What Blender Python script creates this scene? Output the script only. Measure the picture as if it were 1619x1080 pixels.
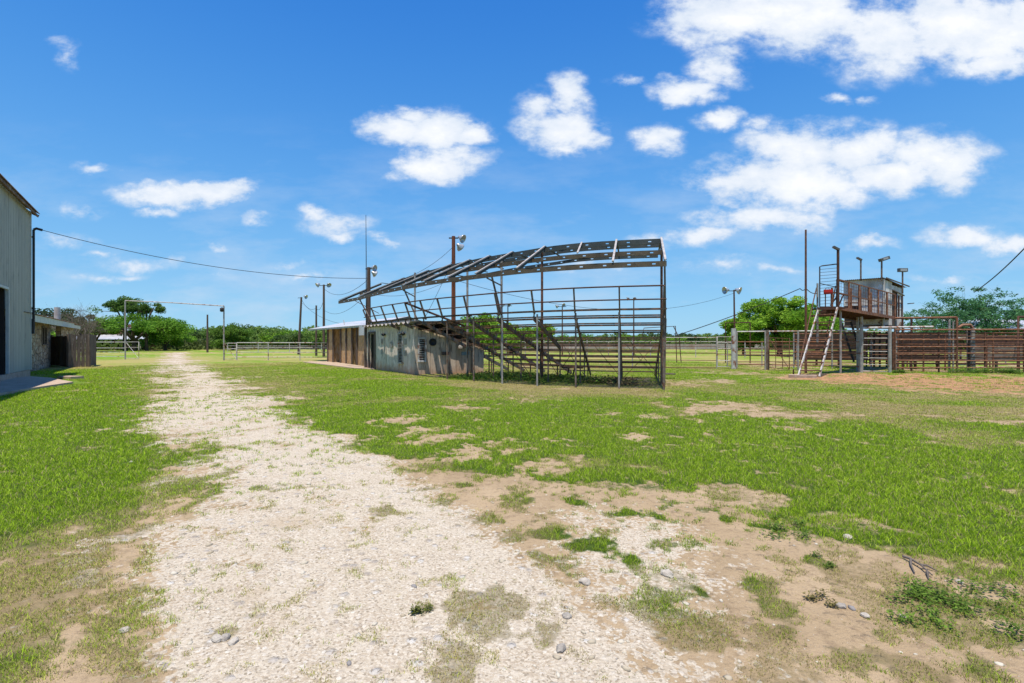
import bpy, math, random
import numpy as np
from mathutils import Vector, Matrix
R = math.radians
random.seed(7)
for o in list(bpy.data.objects): bpy.data.objects.remove(o)
S = bpy.context.scene
C = S.collection

# ------------------------------------------------------------------ camera
F = 809.5; H = 1.6; HZ = 541.0          # focal length and horizon of the 1619 px wide photograph
cam = bpy.data.cameras.new('camera'); cam.lens = 18.0; cam.sensor_width = 36.0
cam.clip_start = 0.05; cam.clip_end = 6000
camo = bpy.data.objects.new('camera', cam); C.objects.link(camo)
camo.location = (0, 0, H); camo.rotation_euler = (R(90), 0, 0)
cam.shift_y = 1.0/1619
S.camera = camo
S.render.resolution_x = 1024; S.render.resolution_y = 683

# ------------------------------------------------------------------ light
SUN_EL = R(76); SH = Vector((-0.20, -0.98, 0)).normalized()      # horizontal direction towards the sun
sdir = Vector((SH.x*math.cos(SUN_EL), SH.y*math.cos(SUN_EL), math.sin(SUN_EL)))
sun = bpy.data.lights.new('sun', 'SUN'); sun.energy = 4.9; sun.angle = R(0.53); sun.color = (1.0, 0.93, 0.80)
suno = bpy.data.objects.new('sun', sun); C.objects.link(suno)
suno.rotation_euler = sdir.to_track_quat('Z', 'Y').to_euler(); suno.location = (0, 0, 60)
S.view_settings.view_transform = 'Standard'; S.view_settings.look = 'None'
S.view_settings.exposure = 0.30; S.view_settings.gamma = 1.0; S.view_settings.use_curve_mapping = False

# clouds as soft ellipses in sky directions: (x, y, half width, half height, strength) read off the photograph
CL = [(1160,25,120,42,1),(1290,40,110,48,1),(1400,60,110,58,1),(1520,50,120,55,1),(1610,45,90,60,1),(1230,8,160,40,1),(1560,100,80,26,.8),
      (1085,138,46,20,.9),(1140,100,44,34,.75),(1120,152,22,14,.6),
      (1270,232,80,34,1),(1350,238,90,36,1),(1470,250,82,40,1),(1180,285,100,34,.9),(1290,290,110,40,1),(1400,285,90,28,.85),(1200,345,100,24,.8),(1510,290,36,20,.5),
      (620,200,46,24,1),(680,202,56,28,1),(740,212,36,18,.9),(690,258,70,26,1),(650,180,40,14,.7),
      (885,205,56,40,.9),(905,160,30,34,.85),(925,215,34,22,.8),(850,170,36,26,.5),(890,235,30,14,.7),
      (1040,218,36,20,.75),(1145,190,38,14,.6),(1205,196,26,14,.4),(985,130,26,8,.4),(1330,155,20,10,.35),(1375,165,20,8,.35),
      (290,302,96,20,1),(345,300,58,18,1),(250,298,50,12,.9),(245,332,36,9,.4),
      (530,350,56,18,.45),(500,335,30,10,.4),(545,366,30,10,.4),(108,92,24,22,.4),(150,262,40,9,.3),(100,72,20,10,.2),
      (1110,375,80,16,.5),(1040,372,40,10,.35),(1378,378,46,10,.45),(1525,368,60,16,.5),(1600,385,50,18,.5),(618,381,34,8,.45),(590,372,26,6,.3),
      (400,346,28,10,.35),(354,395,24,8,.35),(130,335,40,14,.3),(160,404,34,8,.3),(100,382,50,12,.3),(230,415,70,14,.25),(1220,430,60,10,.3),
      (1600,470,50,10,.2),(450,420,60,10,.22),(960,415,90,18,.25),(1130,420,70,14,.25),(160,435,70,8,.28),(345,438,30,7,.25),(500,440,50,8,.25),(1500,440,60,8,.2)]
w = bpy.data.worlds.new('World'); S.world = w; w.use_nodes = True
nt = w.node_tree; N = nt.nodes; L = nt.links; N.clear()
def wn(t, **k):
    n = N.new(t)
    for a, b in k.items(): setattr(n, a, b)
    return n
sky = wn('ShaderNodeTexSky', sky_type='NISHITA', sun_disc=False)
sky.sun_elevation = SUN_EL; sky.sun_rotation = math.atan2(SH.x, SH.y)
sky.altitude = 200; sky.air_density = 1.0; sky.dust_density = 0.4; sky.ozone_density = 2.6
hs = wn('ShaderNodeHueSaturation'); hs.inputs['Saturation'].default_value = 1.22; hs.inputs['Value'].default_value = 1.38
hs.inputs['Hue'].default_value = 0.503
L.new(sky.outputs[0], hs.inputs['Color'])
tc = wn('ShaderNodeTexCoord'); sp = wn('ShaderNodeSeparateXYZ'); L.new(tc.outputs['Generated'], sp.inputs[0])
def mth(op, a, b=None, clamp=False):
    m = wn('ShaderNodeMath', operation=op, use_clamp=clamp)
    for i, v in enumerate((a, b)):
        if v is None: continue
        if isinstance(v, (int, float)): m.inputs[i].default_value = v
        else: L.new(v, m.inputs[i])
    return m.outputs[0]
yy = mth('MAXIMUM', sp.outputs['Y'], 0.02)
uu = mth('DIVIDE', sp.outputs['X'], yy); vv = mth('DIVIDE', sp.outputs['Z'], yy)
cb = wn('ShaderNodeCombineXYZ'); L.new(uu, cb.inputs[0]); L.new(vv, cb.inputs[1])
def wnoise(scale, det, rough, off=(0,0,0), vec=None, yst=1.6):
    mp = wn('ShaderNodeMapping'); mp.inputs['Location'].default_value = off; mp.inputs['Scale'].default_value = (1, yst, 1)
    L.new(vec or cb.outputs[0], mp.inputs['Vector'])
    n = wn('ShaderNodeTexNoise'); n.inputs['Scale'].default_value = scale; n.inputs['Detail'].default_value = det
    n.inputs['Roughness'].default_value = rough; L.new(mp.outputs[0], n.inputs['Vector']); return n
n1 = wnoise(7, 6, 0.6)
wv = wn('ShaderNodeVectorMath', operation='MULTIPLY_ADD'); L.new(n1.outputs['Color'], wv.inputs[0])
wv.inputs[1].default_value = (0.13, 0.085, 0); 
sb = wn('ShaderNodeVectorMath', operation='ADD'); L.new(cb.outputs[0], sb.inputs[0]); sb.inputs[1].default_value = (-0.065, -0.0425, 0)
L.new(sb.outputs[0], wv.inputs[2])
acc = None
for (cx, cy, rx, ry, st) in CL:
    u0 = (cx-809.5)/F; v0 = (HZ-cy)/F; a = rx/F*1.12; b = ry/F*1.12
    m = wn('ShaderNodeVectorMath', operation='MULTIPLY_ADD'); L.new(wv.outputs[0], m.inputs[0])
    m.inputs[1].default_value = (1/a, 1/b, 0); m.inputs[2].default_value = (-u0/a, -v0/b, 0)
    ln = wn('ShaderNodeVectorMath', operation='LENGTH'); L.new(m.outputs[0], ln.inputs[0])
    d = wn('ShaderNodeMapRange'); d.inputs[1].default_value = 0.10; d.inputs[2].default_value = 1.45
    d.inputs[3].default_value = .24+.76*st; d.inputs[4].default_value = 0.0; L.new(ln.outputs['Value'], d.inputs[0])
    acc = d.outputs[0] if acc is None else mth('MAXIMUM', acc, d.outputs[0])
n2 = wnoise(16, 9, 0.62, (3.1, 1.7, 0)); n3 = wnoise(5, 7, 0.6, (8, 2, 0)); n4 = wnoise(3.4, 5, .62, (8.0, 8.0, 0), yst=3.2)
e = mth('MULTIPLY', mth('SUBTRACT', n2.outputs['Fac'], 0.5), 1.7)
e2 = mth('ADD', mth('MULTIPLY', mth('SUBTRACT', n3.outputs['Fac'], 0.5), 1.3), e)
dens = mth('ADD', acc, mth('MULTIPLY', e2, mth('MINIMUM', mth('MULTIPLY', acc, 2.0), 0.8)))
mask = wn('ShaderNodeMapRange', interpolation_type='SMOOTHSTEP'); mask.inputs[1].default_value = 0.08; mask.inputs[2].default_value = 0.72
L.new(dens, mask.inputs[0])
thin = mth('MULTIPLY', mth('MULTIPLY', mth('SUBTRACT', n4.outputs['Fac'], 0.46, True), 2.8), mth('SUBTRACT', 1.0, mth('MULTIPLY', vv, 2.2), True))
rp_ = wn('ShaderNodeValToRGB'); rp_.color_ramp.interpolation = 'B_SPLINE'
L.new(mth('MULTIPLY', sp.outputs['Z'], 1.5, True), rp_.inputs[0])
el = rp_.color_ramp.elements; el[0].position = 0.0; el[0].color = (.30,.60,.84,1); el[1].position = 1.0; el[1].color = (.018,.165,.62,1)
for p_, c_ in ((.16,(.22,.52,.84)), (.42,(.10,.36,.80)), (.72,(.040,.235,.70))): e_ = el.new(p_); e_.color = (*c_, 1)
rs_ = wn('ShaderNodeVectorMath', operation='SCALE'); rs_.inputs['Scale'].default_value = 8.7; L.new(rp_.outputs[0], rs_.inputs[0])
skc = wn('ShaderNodeMixRGB'); skc.inputs[0].default_value = .88; L.new(hs.outputs[0], skc.inputs[1]); L.new(rs_.outputs[0], skc.inputs[2])
front = mth('GREATER_THAN', sp.outputs['Y'], 0.03)
mk = mth('MULTIPLY', mth('MAXIMUM', mask.outputs[0], thin), front)
mk = mth('MULTIPLY', mk, 0.97, True)
cr = wn('ShaderNodeMixRGB'); cr.inputs[1].default_value = (4.9, 5.9, 7.3, 1); cr.inputs[2].default_value = (8.3, 8.4, 8.6, 1)
n5 = wnoise(9, 6, .6, (4.02, 2.03, 0))
shd = wn('ShaderNodeMapRange'); shd.inputs[1].default_value = 0.30; shd.inputs[2].default_value = 0.85
L.new(mth('ADD', mth('MULTIPLY', dens, 0.45), mth('MULTIPLY', n5.outputs['Fac'], .6)), shd.inputs[0]); L.new(shd.outputs[0], cr.inputs[0])
mx = wn('ShaderNodeMixRGB'); L.new(mk, mx.inputs[0]); L.new(skc.outputs[0], mx.inputs[1]); L.new(cr.outputs[0], mx.inputs[2])
bg = wn('ShaderNodeBackground'); bg.inputs['Strength'].default_value = 0.10
out = wn('ShaderNodeOutputWorld'); L.new(mx.outputs[0], bg.inputs['Color']); L.new(bg.outputs[0], out.inputs['Surface'])

# ------------------------------------------------------------------ helpers
def at(px, py, Y): return Vector(((px-809.5)/F*Y, Y, H-(py-HZ)/F*Y))
def gnd(px, py):   Y = H*F/(py-HZ); return Vector(((px-809.5)/F*Y, Y, 0))
def gx(px, Y, z=0): return Vector(((px-809.5)/F*Y, Y, z))

def tag(o, label=None, cat=None, group=None, kind=None):
    if label: o['label'] = label
    if cat: o['category'] = cat
    if group: o['group'] = group
    if kind: o['kind'] = kind
    return o
def thing(name, loc, label, cat, group=None):
    o = bpy.data.objects.new(name, None); C.objects.link(o); o.location = loc
    o.empty_display_size = 0.2
    return tag(o, label, cat, group)
def wloc(o):
    v = Vector((0, 0, 0))
    while o: v += o.location; o = o.parent
    return v

class MB:
    def __init__(s): s.v = []; s.f = []; s.sm = []
    def add(s, vs, fs, smooth=False):
        b = len(s.v); s.v += [tuple(v) for v in vs]; s.f += [tuple(i+b for i in f) for f in fs]; s.sm += [smooth]*len(fs); return s
    def box(s, a, b):
        x0, x1 = sorted((a[0], b[0])); y0, y1 = sorted((a[1], b[1])); z0, z1 = sorted((a[2], b[2]))
        return s.add([(x0,y0,z0),(x1,y0,z0),(x1,y1,z0),(x0,y1,z0),(x0,y0,z1),(x1,y0,z1),(x1,y1,z1),(x0,y1,z1)],
                     [(0,3,2,1),(4,5,6,7),(0,1,5,4),(1,2,6,5),(2,3,7,6),(3,0,4,7)])
    def beam(s, a, b, w=.05, h=.05, up=(0,0,1)):
        a = Vector(a); b = Vector(b); d = (b-a)
        if d.length < 1e-5: return s
        d.normalize(); up = Vector(up)
        if abs(d.dot(up)) > .97: up = Vector((1, 0, 0))
        x = d.cross(up).normalized()*(w/2); y = x.normalized().cross(d).normalized()*(h/2)
        vs = [a-x-y, a+x-y, a+x+y, a-x+y, b-x-y, b+x-y, b+x+y, b-x+y]
        return s.add(vs, [(0,3,2,1),(4,5,6,7),(0,1,5,4),(1,2,6,5),(2,3,7,6),(3,0,4,7)])
    def pipe(s, pts, r=.03, n=8, cap=True, r2=None):
        pts = [Vector(p) for p in pts]; m = len(pts); vs = []; fs = []
        prev = None
        for i, p in enumerate(pts):
            d = (pts[min(i+1, m-1)]-pts[max(i-1, 0)])
            if d.length < 1e-6: d = Vector((0, 0, 1))
            d.normalize()
            if prev is None:
                up = Vector((0, 0, 1)) if abs(d.z) < .9 else Vector((1, 0, 0)); x = d.cross(up).normalized()
            else:
                x = prev-d*prev.dot(d); x = x.normalized() if x.length > 1e-5 else d.orthogonal().normalized()
            prev = x; y = d.cross(x)
            rr = r if r2 is None else r+(r2-r)*i/(m-1)
            if isinstance(r, (list, tuple)): rr = r[i]
            for k in range(n):
                t = 2*math.pi*k/n; vs.append(p+x*(math.cos(t)*rr)+y*(math.sin(t)*rr))
        for i in range(m-1):
            for k in range(n):
                a = i*n+k; b = i*n+(k+1) % n; fs.append((a, b, b+n, a+n))
        s.add(vs, fs, True)
        if cap: s.add(vs[:n], [tuple(range(n))[::-1]]); s.add(vs[-n:], [tuple(range(n))])
        return s
    def lathe(s, c, axis, prof, n=12):
        c = Vector(c); d = Vector(axis).normalized(); x = d.orthogonal().normalized(); y = d.cross(x); vs = []; fs = []
        for (t, r) in prof:
            for k in range(n):
                a = 2*math.pi*k/n; vs.append(c+d*t+x*(math.cos(a)*r)+y*(math.sin(a)*r))
        for i in range(len(prof)-1):
            for k in range(n):
                a = i*n+k; b = i*n+(k+1) % n; fs.append((a, b, b+n, a+n))
        return s.add(vs, fs, True)
    def sheet(s, o, u, v, lu, lv, pitch=.076, depth=.018, prof='sine', th=.003):
        """corrugated sheet: starts at o, ribs run along v and repeat along u"""
        o = Vector(o); u = Vector(u).normalized(); v = Vector(v).normalized(); n = u.cross(v).normalized()
        pts = []
        if prof == 'sine':
            k = max(2, int(lu/pitch*6))
            for i in range(k+1): t = lu*i/k; pts.append((t, depth/2*math.sin(2*math.pi*t/pitch)))
        else:                                    # flat pan with raised ribs
            t = 0
            while t < lu:
                for a, h in ((0, 0), (.62, 0), (.70, 1), (.84, 1), (.92, 0)):
                    if t+a*pitch <= lu: pts.append((t+a*pitch, h*depth))
                t += pitch
            pts.append((lu, 0))
        m = len(pts); vs = []
        for side in (0, 1):
            for (t, h) in pts:
                for q in (0, lv): vs.append(o+u*t+v*q+n*(h-side*th))
        fs = []
        for i in range(m-1):
            a = 2*i; fs.append((a, a+2, a+3, a+1)); b = 2*m+2*i; fs.append((b, b+1, b+3, b+2))
            fs.append((a, b, b+2, a+2)); fs.append((a+1, a+3, b+3, b+1))
        fs.append((0, 1, 2*m+1, 2*m)); fs.append((2*m-2, 4*m-2, 4*m-1, 2*m-1))
        return s.add(vs, fs)
    def build(s, name, mat, parent=None, label=None):
        off = wloc(parent) if parent else Vector((0, 0, 0))
        me = bpy.data.meshes.new(name)
        me.from_pydata([(x-off.x, y-off.y, z-off.z) for x, y, z in s.v], [], s.f); me.materials.append(mat)
        me.polygons.foreach_set('use_smooth', s.sm); me.update()
        o = bpy.data.objects.new(name, me); C.objects.link(o)
        if parent: o.parent = parent
        if label: o['label'] = label
        return o

def np_mesh(name, V, Fc, mat, col=None, colname='tint', parent=None, k=None):
    """numpy mesh: V (n,3), Fc (m,k)"""
    V = np.asarray(V, dtype=np.float32); Fc = np.asarray(Fc, dtype=np.int32); k = Fc.shape[1]
    if parent:
        off = wloc(parent); V = V-np.array(off, dtype=np.float32)
    me = bpy.data.meshes.new(name); me.vertices.add(len(V)); me.vertices.foreach_set('co', V.ravel())
    me.loops.add(Fc.size); me.loops.foreach_set('vertex_index', Fc.ravel())
    me.polygons.add(len(Fc)); me.polygons.foreach_set('loop_start', np.arange(0, Fc.size, k, dtype=np.int32))
    try: me.polygons.foreach_set('loop_total', np.full(len(Fc), k, dtype=np.int32))
    except Exception: pass
    me.update(calc_edges=True)
    if col is not None:
        for nm, cc in (col if isinstance(col, list) else [(colname, col)]):
            at_ = me.attributes.new(nm, 'FLOAT_COLOR', 'POINT')
            c4 = np.ones((len(V), 4), dtype=np.float32); c4[:, :3] = cc; at_.data.foreach_set('color', c4.ravel())
    me.materials.append(mat)
    o = bpy.data.objects.new(name, me); C.objects.link(o)
    if parent: o.parent = parent
    return o

def copy_thing(root, loc=None, rot=None, label=None):
    r = root.copy(); C.objects.link(r)
    if loc is not None: r.location = loc
    if rot is not None: r.rotation_euler = rot
    if label: r['label'] = label
    for ch in [c for c in bpy.data.objects if c.parent == root]:
        c = ch.copy(); C.objects.link(c); c.parent = r
        for g in [q for q in bpy.data.objects if q.parent == ch]:
            d = g.copy(); C.objects.link(d); d.parent = c
    return r

# ------------------------------------------------------------------ numpy noise
def _hash(ix, iy, seed):
    h = (ix.astype(np.int64)*374761393+iy.astype(np.int64)*668265263+seed*1442695041) & 0xffffffff
    h = ((h ^ (h >> 13))*1274126177) & 0xffffffff
    return ((h ^ (h >> 16)) & 0xffffff)/float(0xffffff)
def vnoise(x, y, seed=0):
    ix = np.floor(x); iy = np.floor(y); fx = x-ix; fy = y-iy
    fx = fx*fx*(3-2*fx); fy = fy*fy*(3-2*fy); ix = ix.astype(np.int64); iy = iy.astype(np.int64)
    a = _hash(ix, iy, seed); b = _hash(ix+1, iy, seed); c = _hash(ix, iy+1, seed); d = _hash(ix+1, iy+1, seed)
    return (a*(1-fx)+b*fx)*(1-fy)+(c*(1-fx)+d*fx)*fy
def fbm(x, y, sc, seed=0, octv=4, rough=.55):
    t = 0; amp = 1; tot = 0
    for i in range(octv):
        t = t+amp*vnoise(x*sc+17.3*i, y*sc-9.1*i, seed+i*31); tot += amp; amp *= rough; sc *= 2.03
    return t/tot
def sstep(a, b, x): t = np.clip((x-a)/(b-a), 0, 1); return t*t*(3-2*t)

# ------------------------------------------------------------------ materials
def nmat(name):
    m = bpy.data.materials.new(name); m.use_nodes = True; t = m.node_tree; t.nodes.clear()
    o = t.nodes.new('ShaderNodeOutputMaterial'); b = t.nodes.new('ShaderNodeBsdfPrincipled'); t.links.new(b.outputs[0], o.inputs[0])
    return m, t, b, o
def mat(name, c1, c2=None, scale=3.0, rough=.8, metal=0.0, bump=0.0, bscale=None, stretch=(1,1,1), c3=None, s3=12, lo=.35, hi=.65, lo3=.5, hi3=.7, detail=6, spec=.35):
    m, t, b, o = nmat(name); nn = t.nodes; ll = t.links
    b.inputs['Roughness'].default_value = rough; b.inputs['Metallic'].default_value = metal
    b.inputs['Specular IOR Level'].default_value = spec
    if c2 is None: b.inputs['Base Color'].default_value = (*c1, 1); return m
    g = nn.new('ShaderNodeNewGeometry'); mp = nn.new('ShaderNodeMapping'); mp.inputs['Scale'].default_value = stretch
    ll.new(g.outputs['Position'], mp.inputs['Vector'])
    def noise(sc, off, d=detail):
        n = nn.new('ShaderNodeTexNoise'); n.inputs['Scale'].default_value = sc; n.inputs['Detail'].default_value = d
        n.inputs['Roughness'].default_value = .62
        a = nn.new('ShaderNodeVectorMath'); a.operation = 'ADD'; a.inputs[1].default_value = (off, off*.7, 0)
        ll.new(mp.outputs[0], a.inputs[0]); ll.new(a.outputs[0], n.inputs['Vector']); return n
    def ramp(n, a, b_):
        r = nn.new('ShaderNodeMapRange'); r.inputs[1].default_value = a; r.inputs[2].default_value = b_; ll.new(n.outputs['Fac'], r.inputs[0]); return r
    n1 = noise(scale, 0); r1 = ramp(n1, lo, hi)
    mx = nn.new('ShaderNodeMixRGB'); mx.inputs[1].default_value = (*c1, 1); mx.inputs[2].default_value = (*c2, 1); ll.new(r1.outputs[0], mx.inputs[0])
    colr = mx.outputs[0]
    if c3 is not None:
        n3 = noise(s3, 13.7); r3 = ramp(n3, lo3, hi3)
        m3 = nn.new('ShaderNodeMixRGB'); ll.new(colr, m3.inputs[1]); m3.inputs[2].default_value = (*c3, 1); ll.new(r3.outputs[0], m3.inputs[0]); colr = m3.outputs[0]
    ll.new(colr, b.inputs['Base Color'])
    if bump:
        n2 = noise(bscale or scale*4, 5.1); bp = nn.new('ShaderNodeBump'); bp.inputs['Strength'].default_value = bump; bp.inputs['Distance'].default_value = .02
        ll.new(n2.outputs['Fac'], bp.inputs['Height']); ll.new(bp.outputs[0], b.inputs['Normal'])
    return m

M = {}
M['rust'] = mat('rusted_pipe', (.18,.078,.045), (.09,.048,.034), 5, .85, .1, .3, 40, c3=(.30,.15,.09), s3=9)
M['rust_bright'] = mat('orange_rust', (.30,.125,.062), (.15,.066,.04), 4, .85, .1, .3, 40, c3=(.36,.22,.15), s3=7)
M['rust_dark'] = mat('dark_rust', (.060,.034,.026), (.11,.05,.032), 6, .85, .1, .3, 40)
M['galv'] = mat('galvanised_pipe', (.42,.40,.37), (.25,.23,.21), 6, .6, .1, .1, 30, c3=(.25,.12,.07), s3=4, lo3=.56, hi3=.68)
M['pale_pipe'] = mat('pale_painted_pipe', (.58,.56,.54), (.40,.37,.35), 5, .6, .0, .1, 30, c3=(.24,.10,.06), s3=3.2, lo3=.53, hi3=.62)
M['white_pipe'] = mat('white_painted_pipe', (.68,.66,.63), (.50,.47,.44), 6, .6, .0, .1, 30, c3=(.30,.14,.08), s3=5, lo3=.50, hi3=.62)
M['steel_grey'] = mat('weathered_steel', (.22,.18,.145), (.12,.092,.072), 7, .75, .05, .2, 40, c3=(.15,.075,.045), s3=5, lo3=.5, hi3=.62)
M['beam'] = mat('roof_channel', (.135,.105,.07), (.085,.066,.046), 3, .7, .2, .15, 30, c3=(.17,.14,.11), s3=6, lo3=.56, hi3=.7)
M['beam_dark'] = mat('roof_channel_dark', (.05,.065,.065), (.085,.09,.085), 3, .7, .2, .15, 30)
M['rafter'] = mat('pale_rafter', (.50,.47,.44), (.34,.30,.28), 4, .6, .1, .1, 30)
M['plank'] = mat('seat_plank', (.10,.072,.055), (.055,.04,.033), 6, .85, 0, .3, 50, c3=(.20,.10,.06), s3=5, lo3=.52, hi3=.62)
M['barn'] = mat('barn_sheet', (.50,.47,.39), (.43,.405,.34), .8, .55, .1, .05, 6, stretch=(1,1,.3), c3=(.31,.29,.25), s3=3, lo3=.55, hi3=.75)
M['trim'] = mat('pale_trim', (.52,.55,.52), (.42,.44,.42), 3, .6)
M['rusty_roof'] = mat('rusty_roof', (.17,.09,.055), (.09,.06,.045), 2.5, .85, .1, .2, 20, c3=(.32,.24,.19), s3=2)
M['white_roof'] = mat('white_metal_roof', (.62,.63,.64), (.50,.51,.53), .6, .4, .3, .05, 4, c3=(.42,.33,.28), s3=1.2, lo3=.56, hi3=.75)
M['grey_roof'] = mat('grey_sheet', (.42,.40,.38), (.24,.22,.20), 2, .6, .05, .05, 6, c3=(.20,.12,.08), s3=3, lo3=.52, hi3=.7)
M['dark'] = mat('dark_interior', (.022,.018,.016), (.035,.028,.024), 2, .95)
M['iron'] = mat('black_iron', (.025,.027,.03), (.045,.04,.04), 9, .6, .3)
M['wire'] = mat('black_wire', (.02,.02,.022))
M['lamp'] = mat('lamp_dish', (.55,.56,.57), (.42,.43,.44), 9, .35, .5)
M['lamp_dark'] = mat('lamp_dish_dark', (.16,.15,.14), (.09,.085,.08), 9, .5, .4)
M['glass'] = mat('lens_glass', (.35,.37,.38), None, rough=.15)
M['pole'] = mat('old_timber_pole', (.13,.085,.062), (.075,.05,.04), 3, .9, 0, .4, 20, stretch=(4,4,.4))
M['pole_rust'] = mat('rusty_steel_pole', (.24,.075,.035), (.12,.05,.03), 3, .85, .1, .2, 30, stretch=(2,2,.6))
M['concrete'] = mat('concrete', (.46,.34,.25), (.36,.255,.18), 2.2, .9, 0, .25, 30, c3=(.50,.42,.33), s3=7)
M['osb'] = mat('strand_board', (.66,.43,.22), (.34,.19,.085), 9, .9, 0, .4, 40, stretch=(1,1,.35), c3=(.42,.33,.24), s3=6, lo3=.54, hi3=.64)
M['wood_old'] = mat('grey_old_wood', (.17,.13,.105), (.095,.07,.056), 5, .95, 0, .5, 30, stretch=(3,3,.35), c3=(.25,.21,.18), s3=9, lo3=.55, hi3=.7)
M['wood_dark'] = mat('dark_pen_boards', (.062,.036,.027), (.028,.02,.016), 3, .95, 0, .5, 30, stretch=(.5,.5,4), c3=(.12,.07,.05), s3=6)
M['wood_grey'] = mat('grey_pen_boards', (.22,.19,.165), (.12,.10,.085), 3, .95, 0, .5, 30, stretch=(.4,.4,4), c3=(.09,.06,.045), s3=3)
M['white_wood'] = mat('white_wood', (.58,.57,.55), (.42,.38,.34), 3, .7, 0, .1)
M['brick'] = mat('far_brick', (.22,.10,.07), (.14,.065,.05), 5, .9)
M['tin'] = mat('tower_tin', (.80,.76,.70), (.42,.38,.34), 1.1, .55, .0, .1, 12, stretch=(1,1,.5), c3=(.72,.71,.69), s3=1.7, lo3=.5, hi3=.6)
M['tin2'] = mat('tower_tin_lower', (.78,.75,.70), (.46,.45,.44), 1.4, .55, .0, .1, 12, c3=(.22,.13,.09), s3=2.4, lo3=.56, hi3=.64)
M['red'] = mat('red_paint', (.48,.02,.012), (.36,.02,.015), 8, .6)
M['door_wood'] = mat('brown_door', (.14,.08,.05), (.09,.05,.035), 5, .8)
M['bark'] = mat('bark', (.085,.062,.045), (.05,.038,.03), 4, .95, 0, .4, 12)
M['bark_pale'] = mat('bare_twigs', (.17,.14,.12), (.11,.09,.075), 4, .95)
M['stone_pale'] = mat('limestone_rock', (.52,.47,.40), (.36,.31,.26), 30, .9, 0, .5, 90)
M['stone_grey'] = mat('grey_rock', (.40,.36,.31), (.27,.24,.21), 30, .9, 0, .5, 90)

def shed_wall_mat(name, top, bot, stain, zb):
    zb = zb+.15
    m, t, b, o = nmat(name); nn = t.nodes; ll = t.links
    b.inputs['Roughness'].default_value = .85
    g = nn.new('ShaderNodeNewGeometry'); s = nn.new('ShaderNodeSeparateXYZ'); ll.new(g.outputs['Position'], s.inputs[0])
    mp = nn.new('ShaderNodeMapping'); mp.inputs['Scale'].default_value = (1,1,.22); ll.new(g.outputs['Position'], mp.inputs[0])
    def noise(v, sc, d=7):
        n = nn.new('ShaderNodeTexNoise'); n.inputs['Scale'].default_value = sc; n.inputs['Detail'].default_value = d; n.inputs['Roughness'].default_value = .65; ll.new(v, n.inputs[0]); return n.outputs['Fac']
    def mr(v, a, c):
        r = nn.new('ShaderNodeMapRange'); r.inputs[1].default_value = a; r.inputs[2].default_value = c; ll.new(v, r.inputs[0]); return r.outputs[0]
    def mixc(f, a, c):
        x = nn.new('ShaderNodeMixRGB'); ll.new(f, x.inputs[0])
        for i, q in ((1, a), (2, c)):
            if isinstance(q, tuple): x.inputs[i].default_value = (*q, 1)
            else: ll.new(q, x.inputs[i])
        return x.outputs[0]
    c = mixc(mr(noise(mp.outputs[0], 2.6), .35, .65), top, bot)
    c = mixc(mr(noise(g.outputs['Position'], 1.7), .56, .68), c, tuple(q*.62 for q in top))
    c = mixc(mr(noise(mp.outputs[0], 7), .54, .66), c, (.20,.15,.115))
    ad = nn.new('ShaderNodeMath'); ad.operation = 'MULTIPLY_ADD'; ll.new(noise(g.outputs['Position'], 3), ad.inputs[0]); ad.inputs[1].default_value = .9; ll.new(s.outputs['Z'], ad.inputs[2])
    c = mixc(mr(ad.outputs[0], zb+.55, zb+.1), c, stain)
    ll.new(c, b.inputs['Base Color'])
    bp = nn.new('ShaderNodeBump'); bp.inputs['Strength'].default_value = .3; bp.inputs['Distance'].default_value = .02; ll.new(noise(mp.outputs[0], 14), bp.inputs['Height']); ll.new(bp.outputs[0], b.inputs['Normal'])
    return m
M['shed_wall'] = shed_wall_mat('shed_wall_panels', (.88,.76,.66), (.60,.48,.385), (.60,.34,.20), .25)
M['shed_side'] = shed_wall_mat('shed_side_boards', (.74,.60,.47), (.40,.29,.21), (.46,.29,.19), .15)

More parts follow.
